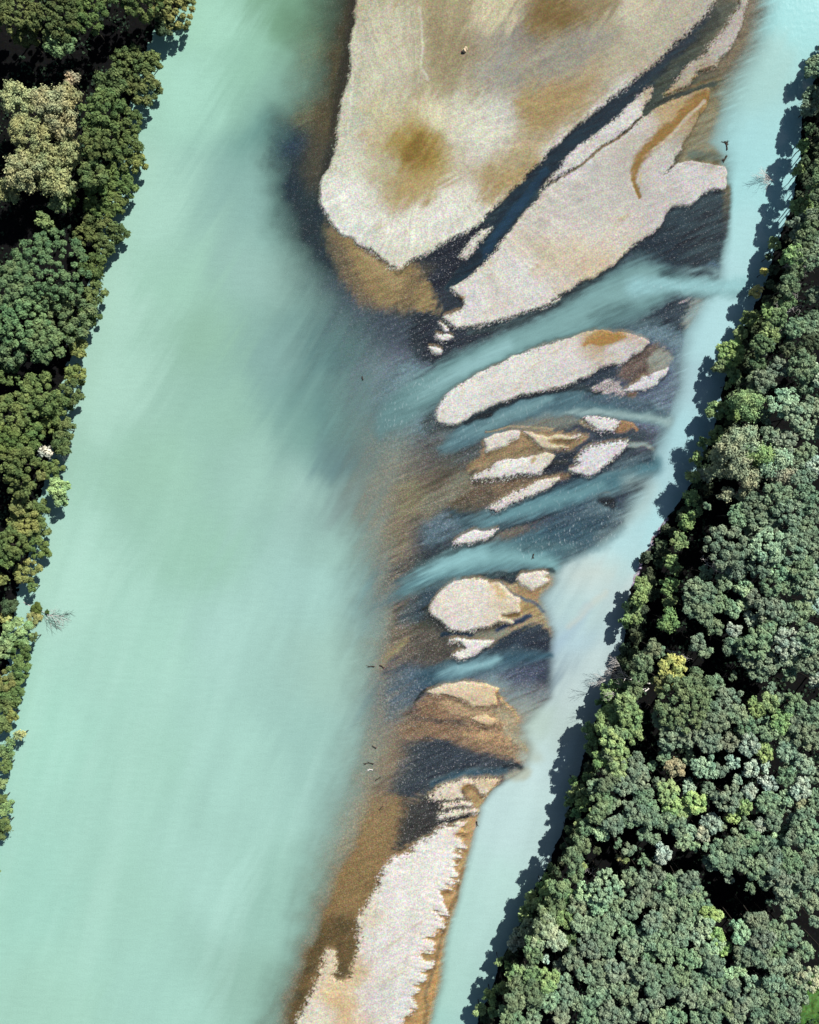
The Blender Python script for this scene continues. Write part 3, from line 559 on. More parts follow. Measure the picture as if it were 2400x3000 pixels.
# ---------------------------------------------------------------- materials
def mat(name):
    m = bpy.data.materials.new(name); m.use_nodes = True
    nt = m.node_tree; nt.nodes.clear()
    return m, nt, lambda t, **kw: _node(nt, t, kw)
def _node(nt, t, kw):
    n = nt.nodes.new('ShaderNode' + t)
    for a, b in kw.items(): setattr(n, a, b)
    return n
def mathn(nt, op, a, b=None, c=None):
    n = nt.nodes.new('ShaderNodeMath'); n.operation = op
    for i, v in enumerate((a, b, c)):
        if v is None: continue
        if isinstance(v, (int, float)): n.inputs[i].default_value = v
        else: nt.links.new(v, n.inputs[i])
    return n.outputs[0]

def ground_mat():
    m, nt, N = mat('river_gravel')
    L = nt.links.new
    at = N('Attribute', attribute_name='tint'); geo = N('NewGeometry')
    n1 = N('TexNoise'); n1.inputs['Scale'].default_value = 2.6; n1.inputs['Detail'].default_value = 2.0
    n2 = N('TexNoise'); n2.inputs['Scale'].default_value = 0.9; n2.inputs['Detail'].default_value = 3.0
    n3 = N('TexNoise'); n3.inputs['Scale'].default_value = 2.3; n3.inputs['Detail'].default_value = 2.0
    for n in (n1, n2, n3): L(geo.outputs['Position'], n.inputs['Vector'])
    spk = at.outputs['Alpha']
    # pale pebbles standing out of the dark gravel, with wet glitter painted as specks
    a = mathn(nt, 'SUBTRACT', n1.outputs['Fac'], 0.5)
    b = mathn(nt, 'SUBTRACT', n2.outputs['Fac'], 0.5)
    s = mathn(nt, 'ADD', mathn(nt, 'MULTIPLY', a, 3.6), mathn(nt, 'MULTIPLY', b, 1.0))
    amp = mathn(nt, 'MULTIPLY', s, spk)
    fac = mathn(nt, 'POWER', 2.6, amp)
    mul = N('VectorMath', operation='SCALE'); L(at.outputs['Color'], mul.inputs[0]); L(fac, mul.inputs['Scale'])
    peb = mathn(nt, 'MULTIPLY', mathn(nt, 'MULTIPLY', mathn(nt, 'MAXIMUM', mathn(nt, 'SUBTRACT', mathn(nt, 'ADD', n3.outputs['Fac'], mathn(nt, 'MULTIPLY', b, 0.5)), 0.60), 0.0), 5.0), mathn(nt, 'MULTIPLY', mathn(nt, 'MULTIPLY', spk, spk), 0.5))
    hv = N('TexNoise'); hv.inputs['Scale'].default_value = 2.2; hv.inputs['Detail'].default_value = 1.0; L(geo.outputs['Position'], hv.inputs['Vector'])
    cm = N('Mix', data_type='RGBA'); cm.inputs[0].default_value = 0.55; cm.inputs[6].default_value = (0.5, 0.5, 0.5, 1); L(hv.outputs['Color'], cm.inputs[7])
    cs = N('VectorMath', operation='SCALE'); L(cm.outputs[2], cs.inputs[0]); cs.inputs['Scale'].default_value = 2.0
    cmul = N('VectorMath', operation='MULTIPLY'); L(mul.outputs[0], cmul.inputs[0]); L(cs.outputs[0], cmul.inputs[1])
    mix = N('Mix', data_type='RGBA'); L(peb, mix.inputs[0]); L(cmul.outputs[0], mix.inputs[6]); mix.inputs[7].default_value = (0.30, 0.29, 0.28, 1)
    bump = N('Bump'); bump.inputs['Strength'].default_value = 0.6; bump.inputs['Distance'].default_value = 0.12
    L(n1.outputs['Fac'], bump.inputs['Height'])
    p = N('BsdfPrincipled'); p.inputs['Roughness'].default_value = 0.85; p.inputs['Specular IOR Level'].default_value = 0.03
    L(mix.outputs[2], p.inputs['Base Color']); L(bump.outputs[0], p.inputs['Normal'])
    o = N('OutputMaterial'); L(p.outputs[0], o.inputs[0])
    return m
M_GROUND = ground_mat()

def water_mat():
    m, nt, N = mat('glacial_water')
    L = nt.links.new
    at = N('Attribute', attribute_name='tint'); rf = N('Attribute', attribute_name='riffle'); geo = N('NewGeometry')
    mp = N('Mapping'); mp.inputs['Rotation'].default_value = (0, 0, math.radians(-28)); mp.inputs['Scale'].default_value = (1.0, 0.45, 1.0)
    L(geo.outputs['Position'], mp.inputs['Vector'])
    n1 = N('TexNoise'); n1.inputs['Scale'].default_value = 1.6; n1.inputs['Detail'].default_value = 3.0; L(mp.outputs[0], n1.inputs['Vector'])
    n2 = N('TexNoise'); n2.inputs['Scale'].default_value = 0.05; n2.inputs['Detail'].default_value = 5.0; L(geo.outputs['Position'], n2.inputs['Vector'])
    n3 = N('TexNoise'); n3.inputs['Scale'].default_value = 2.8; n3.inputs['Detail'].default_value = 2.0; L(geo.outputs['Position'], n3.inputs['Vector'])
    f = mathn(nt, 'ADD', mathn(nt, 'MULTIPLY', n2.outputs['Fac'], 0.10), mathn(nt, 'ADD', mathn(nt, 'MULTIPLY', n3.outputs['Fac'], 0.30), 0.80))
    mp2 = N('Mapping'); mp2.inputs['Rotation'].default_value = (0, 0, math.radians(12)); mp2.inputs['Scale'].default_value = (0.25, 1.0, 1.0); L(geo.outputs['Position'], mp2.inputs['Vector'])
    n4 = N('TexNoise'); n4.inputs['Scale'].default_value = 0.9; n4.inputs['Detail'].default_value = 3.0; L(mp2.outputs[0], n4.inputs['Vector'])
    f = mathn(nt, 'ADD', f, mathn(nt, 'MULTIPLY', mathn(nt, 'SUBTRACT', n4.outputs['Fac'], 0.5), 0.12))
    mul = N('VectorMath', operation='SCALE'); L(at.outputs['Color'], mul.inputs[0]); L(f, mul.inputs['Scale'])
    # broken white water and sun glitter, painted as pale specks where the riffles run
    foam_glint = mathn(nt, 'MULTIPLY', mathn(nt, 'MULTIPLY', mathn(nt, 'MAXIMUM', mathn(nt, 'SUBTRACT', n1.outputs['Fac'], 0.57), 0.0), 6.0), mathn(nt, 'MULTIPLY', rf.outputs['Fac'], 0.55))
    fc = N('Mix', data_type='RGBA'); L(foam_glint, fc.inputs[0]); L(mul.outputs[0], fc.inputs[6]); fc.inputs[7].default_value = (0.40, 0.45, 0.46, 1)
    al = mathn(nt, 'MAXIMUM', at.outputs['Alpha'], foam_glint)
    bump = N('Bump'); bump.inputs['Distance'].default_value = 0.25
    L(mathn(nt, 'ADD', mathn(nt, 'MULTIPLY', rf.outputs['Fac'], 0.5), 0.05), bump.inputs['Strength']); L(n1.outputs['Fac'], bump.inputs['Height'])
    tr = N('BsdfTransparent'); df = N('BsdfDiffuse'); gl = N('BsdfGlossy'); gl.inputs['Roughness'].default_value = 0.1
    L(fc.outputs[2], df.inputs['Color']); L(bump.outputs[0], df.inputs['Normal']); L(bump.outputs[0], gl.inputs['Normal'])
    m1 = N('MixShader'); L(al, m1.inputs[0]); L(tr.outputs[0], m1.inputs[1]); L(df.outputs[0], m1.inputs[2])
    m2 = N('MixShader'); m2.inputs[0].default_value = 0.02; L(m1.outputs[0], m2.inputs[1]); L(gl.outputs[0], m2.inputs[2])
    o = N('OutputMaterial'); L(m2.outputs[0], o.inputs[0])
    return m
M_WATER = water_mat()

def leaf_mat():
    m, nt, N = mat('foliage')
    L = nt.links.new
    oi = N('ObjectInfo'); geo = N('NewGeometry')
    n = N('TexNoise'); n.inputs['Scale'].default_value = 1.3; n.inputs['Detail'].default_value = 1.0; L(geo.outputs['Position'], n.inputs['Vector'])
    f = mathn(nt, 'ADD', mathn(nt, 'MULTIPLY', n.outputs['Fac'], 0.9), mathn(nt, 'ADD', mathn(nt, 'MULTIPLY', geo.outputs['Random Per Island'], 0.5), 0.3))
    mul = N('VectorMath', operation='SCALE'); L(oi.outputs['Color'], mul.inputs[0]); L(f, mul.inputs['Scale'])
    nb = N('TexNoise'); nb.inputs['Scale'].default_value = 0.32; nb.inputs['Detail'].default_value = 2.0; L(geo.outputs['Position'], nb.inputs['Vector'])
    mr = N('MapRange'); mr.inputs['From Min'].default_value = 0.35; mr.inputs['From Max'].default_value = 0.65; L(nb.outputs['Fac'], mr.inputs['Value'])
    hx = N('Mix', data_type='RGBA'); L(mr.outputs[0], hx.inputs[0]); hx.inputs[6].default_value = (0.72, 0.86, 0.80, 1); hx.inputs[7].default_value = (1.18, 1.14, 0.98, 1)
    ml = N('VectorMath', operation='MULTIPLY'); L(mul.outputs[0], ml.inputs[0]); L(hx.outputs[2], ml.inputs[1])
    d = N('BsdfDiffuse'); t = N('BsdfTranslucent')
    L(ml.outputs[0], d.inputs['Color']); L(ml.outputs[0], t.inputs['Color'])
    mx = N('MixShader'); mx.inputs[0].default_value = 0.14; L(d.outputs[0], mx.inputs[1]); L(t.outputs[0], mx.inputs[2])
    o = N('OutputMaterial'); L(mx.outputs[0], o.inputs[0])
    return m
M_LEAF = leaf_mat()
def plain_mat(name, c, sc_=3.0, amp=0.5, rough=0.8):
    m, nt, N = mat(name)
    L = nt.links.new
    geo = N('NewGeometry'); n = N('TexNoise'); n.inputs['Scale'].default_value = sc_; n.inputs['Detail'].default_value = 3; L(geo.outputs['Position'], n.inputs['Vector'])
    f = mathn(nt, 'ADD', mathn(nt, 'MULTIPLY', n.outputs['Fac'], 2 * amp), 1 - amp)
    rgb = N('RGB'); rgb.outputs[0].default_value = (*c, 1)
    mul = N('VectorMath', operation='SCALE'); L(rgb.outputs[0], mul.inputs[0]); L(f, mul.inputs['Scale'])
    p = N('BsdfPrincipled'); p.inputs['Roughness'].default_value = rough; p.inputs['Specular IOR Level'].default_value = 0.06; L(mul.outputs[0], p.inputs['Base Color'])
    o = N('OutputMaterial'); L(p.outputs[0], o.inputs[0])
    return m
M_BARK = plain_mat('bark', (0.035, 0.03, 0.024))
M_DEAD = plain_mat('bleached_wood', (0.42, 0.39, 0.36), 2.0, 0.35)
M_DRIFT = plain_mat('sodden_wood', (0.035, 0.026, 0.02))
M_STUMP = plain_mat('dry_stump_wood', (0.42, 0.33, 0.22), 4.0)
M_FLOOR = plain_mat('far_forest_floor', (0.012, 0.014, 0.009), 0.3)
M_FARW = plain_mat('far_river', tuple(lin((160, 205, 195))), 0.02, 0.2, 0.3)

# ---------------------------------------------------------------- mesh builders
def mesh_from(name, co, faces, attrs=None, smooth=True, mats=()):
    me = bpy.data.meshes.new(name)
    me.vertices.add(len(co)); me.vertices.foreach_set('co', np.asarray(co, np.float32).ravel())
    nf, kk = faces.shape
    me.loops.add(nf * kk); me.loops.foreach_set('vertex_index', faces.astype(np.int32).ravel())
    me.polygons.add(nf); me.polygons.foreach_set('loop_start', np.arange(0, nf * kk, kk, dtype=np.int32))
    me.polygons.foreach_set('use_smooth', np.full(nf, smooth))
    for nm, v in (attrs or {}).items():
        if v.ndim == 2:
            a = me.attributes.new(nm, 'FLOAT_COLOR', 'POINT'); a.data.foreach_set('color', v.astype(np.float32).ravel())
        else:
            a = me.attributes.new(nm, 'FLOAT', 'POINT'); a.data.foreach_set('value', v.astype(np.float32).ravel())
    me.update(calc_edges=True)
    for m_ in mats: me.materials.append(m_)
    return me
def link(name, me, parent=None, **props):
    o = bpy.data.objects.new(name, me); sc.collection.objects.link(o)
    if parent: o.parent = parent
    for a, b in props.items(): o[a] = b
    return o

wx, wy = W(X, Y)
idx = np.arange(NX * NY).reshape(NY, NX)
quads = np.stack([idx[1:, :-1], idx[1:, 1:], idx[:-1, 1:], idx[:-1, :-1]], -1).reshape(-1, 4)
co = np.stack([wx.ravel(), wy.ravel(), Z.ravel()], -1)
tint = np.concatenate([COL.reshape(-1, 3), SPK.reshape(-1, 1)], 1)
cls = np.where(DRY > 0.5, BID, 0)
cls = np.where(LAND, 100, cls)
fc_ = cls[:-1, :-1].ravel()
def sub(name, mask, label, **kw):
    q = quads[mask]
    u, inv = np.unique(q, return_inverse=True)
    me = mesh_from(name, co[u], inv.reshape(-1, 4), {'tint': tint[u]}, True, (M_GROUND,))
    return link(name, me, kind='structure', label=label, **kw)
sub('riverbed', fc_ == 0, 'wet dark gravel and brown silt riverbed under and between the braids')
sub('forest_floor', fc_ == 100, 'forest floor on both banks with tree shade in its near-black colour')
for b_, lab in BARLAB.items():
    if (fc_ == b_).any(): sub('gravel_bar', fc_ == b_, lab, group='gravel bars between the two channels')
wmask = (DRY < 0.98) & (bank_d < 40)
wm = (wmask[:-1, :-1] | wmask[1:, 1:] | wmask[:-1, 1:] | wmask[1:, :-1]).ravel()
q = quads[wm]; u, inv = np.unique(q, return_inverse=True)
wz = 0.0 + 0.006 * FINE.ravel()[u]
aw = np.clip(AL, 0, 1)
wme = mesh_from('water', np.stack([wx.ravel()[u], wy.ravel()[u], wz], -1), inv.reshape(-1, 4),
                {'tint': np.concatenate([np.clip(WC, 0.01, 0.6).reshape(-1, 3), aw.reshape(-1, 1)], 1)[u], 'riffle': RIF.ravel()[u]}, True, (M_WATER,))
link('water', wme, kind='structure', label='milky turquoise glacial river water in two channels and thin braids')
# the country beyond: floor of the woods to the horizon, the river carrying on up and down the valley
def flat(name, pts, z, m, label):
    me = bpy.data.meshes.new(name)
    me.from_pydata([(*W(x, y), z) for x, y in pts], [], [list(range(len(pts)))][::1]); me.materials.append(m); me.update()
    return link(name, me, kind='structure', label=label)
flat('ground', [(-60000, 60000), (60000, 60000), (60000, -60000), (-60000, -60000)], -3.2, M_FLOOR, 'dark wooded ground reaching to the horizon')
flat('river', [(500, -300), (2600, -300), (14000, -24000), (9000, -24000)][::-1], -2.9, M_FARW, 'turquoise river carrying on upstream')
flat('river', [(-180, 3300), (1260, 3300), (-7000, 26000), (-12000, 26000)], -2.9, M_FARW, 'turquoise river carrying on downstream')

def ground_z(x, y):
    j = int(round((x * 10 + 1200 - gx[0]) / STEP)); i = int(round((1500 - y * 10 - gy[0]) / STEP))
    if 0 <= i < NY and 0 <= j < NX: return float(Z[i, j])
    return 1.0

# ---------------------------------------------------------------- trees
def tube(verts, faces, p0, p1, r0, r1, n=5):
    d = (p1 - p0)
    if d.length < 1e-4: return
    qd = d.to_track_quat('Z', 'Y'); b = len(verts)
    for p, r in ((p0, r0), (p1, r1)):
        for i in range(n):
            a = 2 * math.pi * i / n
            verts.append(p + qd @ Vector((math.cos(a) * r, math.sin(a) * r, 0)))
    for i in range(n):
        faces.append((b + i, b + (i + 1) % n, b + n + (i + 1) % n, b + n + i))

def trunk_mesh(seed):
    """unit-height trunk with spreading limbs"""
    r = random.Random(seed); v, f = [], []
    pts = [Vector((0, 0, -0.06)), Vector((r.uniform(-.02, .02), r.uniform(-.02, .02), 0.4)), Vector((r.uniform(-.04, .04), r.uniform(-.04, .04), 0.75)), Vector((r.uniform(-.05, .05), r.uniform(-.05, .05), 1.02))]
    rad = [0.032, 0.022, 0.015, 0.006]
    for i in range(3): tube(v, f, pts[i], pts[i + 1], rad[i], rad[i + 1], 7)
    for i in range(7):
        z = r.uniform(0.5, 0.9); a = r.uniform(0, 6.28); p0 = Vector((0, 0, z))
        p1 = p0 + Vector((math.cos(a) * .14, math.sin(a) * .14, .10)); p2 = p1 + Vector((math.cos(a + .3) * .1, math.sin(a + .3) * .1, .08))
        tube(v, f, p0, p1, .010, .006); tube(v, f, p1, p2, .006, .002)
    me = mesh_from('trunk', np.array([tuple(q) for q in v]), np.array(f), None, True, (M_BARK,))
    return me
TRUNKS = [trunk_mesh(i) for i in range(5)]

ico_v, ico_f = None, None
def sphere_pts():
    v, f = [], []
    n, m = 8, 5
    for j in range(1, m):
        for i in range(n):
            a = 2 * math.pi * i / n; t = math.pi * j / m
            v.append((math.sin(t) * math.cos(a), math.sin(t) * math.sin(a), math.cos(t)))
    for j in range(m - 2):
        for i in range(n):
            f.append((j * n + i, (j + 1) * n + i, (j + 1) * n + (i + 1) % n, j * n + (i + 1) % n))
    return np.array(v), np.array(f)
SPH = sphere_pts()

def crown_mesh(R, seed, lobe=1.5, leaf=0.30, dens=1.0, flat_=0.62, shaggy=0.0):
    """crown of leaf tufts: lobes spread over a dome, each lobe a ball of small leaf faces"""
    g = np.random.default_rng(seed)
    lobes = []
    n_try = 500
    for _ in range(n_try):
        rr = math.sqrt(g.random()) * max(R - lobe * 0.55, 0.05); a = g.random() * 6.283
        x, y = rr * math.cos(a), rr * math.sin(a)
        # uneven outline
        if rr > R * (0.68 + 0.30 * math.sin(a * 3 + seed) * math.sin(a * 2 + seed * 1.7)) and g.random() < 0.75: continue
        z = flat_ * R * (math.sqrt(max(0, 1 - (rr / (R * 1.02)) ** 2)) - 0.55) + g.normal() * 0.22 * lobe
        lr = lobe * g.uniform(0.5, 1.2)
        if all((x - q[0]) ** 2 + (y - q[1]) ** 2 > ((lr + q[3]) * 0.80) ** 2 for q in lobes):
            lobes.append((x, y, z, lr))
    # lower skirt
    for i in range(int(1 + R * 0.8)):
        a = g.random() * 6.283; rr = R * g.uniform(0.45, 0.85)
        lobes.append((rr * math.cos(a), rr * math.sin(a), -flat_ * R * g.uniform(0.45, 0.85), lobe * g.uniform(0.6, 0.9)))
    V, Fq = [], []; base = 0
    for (x, y, z, lr) in lobes:
        n = int(210 * dens * (lr / 1.5) ** 2 * (0.30 / leaf) ** 2)
        d = g.normal(size=(n, 3)); d[:, 2] = np.where(d[:, 2] < -0.3, -d[:, 2], d[:, 2]); d /= np.linalg.norm(d, axis=1)[:, None]
        ph = g.random(3) * 6.28
        tuft = 1 + 0.20 * np.sin(d[:, 0] * 6 + ph[0]) * np.sin(d[:, 1] * 6 + ph[1]) + 0.1 * np.sin(d[:, 2] * 9 + ph[2])
        rad = lr * (0.62 + 0.38 * g.random(n) ** 0.6 + shaggy * g.random(n) ** 3) * tuft
        c = np.array([x, y, z]) + d * rad[:, None] * np.array([1, 1, 0.85])
        nr = d + g.normal(size=(n, 3)) * 0.5 + np.array([0, 0, 0.35]); nr /= np.linalg.norm(nr, axis=1)[:, None]
        t = np.cross(nr, g.normal(size=(n, 3))); t /= np.linalg.norm(t, axis=1)[:, None]
        b = np.cross(nr, t)
        s = leaf * (0.55 + 0.75 * g.random(n))[:, None]
        e = 0.65 + 0.5 * g.random(n)[:, None]
        vv = np.stack([c - t * s - b * s * e * .6, c + t * s * .7 - b * s * e, c + t * s * 1.1 + b * s * e * .7, c - t * s * .5 + b * s * e], 1)
        V.append(vv.reshape(-1, 3)); Fq.append(base + np.arange(4 * n).reshape(-1, 4)); base += 4 * n
        sv = SPH[0] * lr * 0.60 * g.uniform(0.85, 1.1, (len(SPH[0]), 1)) + np.array([x, y, z - 0.1 * lr])
        V.append(sv); Fq.append(base + SPH[1]); base += len(sv)
    return mesh_from('crown', np.vstack(V), np.vstack(Fq), None, False, (M_LEAF,))

CLASSES = [1.1, 1.8, 2.6, 3.4, 4.3, 5.6, 7.4, 10.0, 13.0]
CROWNS = {}
def get_crown(r, style, var):
    ci = min(range(len(CLASSES)), key=lambda i: abs(CLASSES[i] - r)); v = var % (3 if ci < 6 else 2)
    key = (ci, style, v)
    if key not in CROWNS:
        R = CLASSES[ci]
        if style == 'willow': CROWNS[key] = crown_mesh(R, 500 + ci * 10 + v, min(1.9, R * .6), 0.20, 0.75, 0.7, 0.5)
        elif style == 'shrub': CROWNS[key] = crown_mesh(R, 900 + ci * 10 + v, min(1.0, R * .5), 0.24, 0.9, 0.7, 0.4)
        elif style == 'oak': CROWNS[key] = crown_mesh(R, 300 + ci * 10 + v, min(1.35, R * .48), 0.24, 1.0, 0.60, 0.12)
        else: CROWNS[key] = crown_mesh(R, 100 + ci * 10 + v, min(1.2, R * .48), 0.22, 1.0, 0.55, 0.12)
    return CROWNS[key], r / CLASSES[ci]

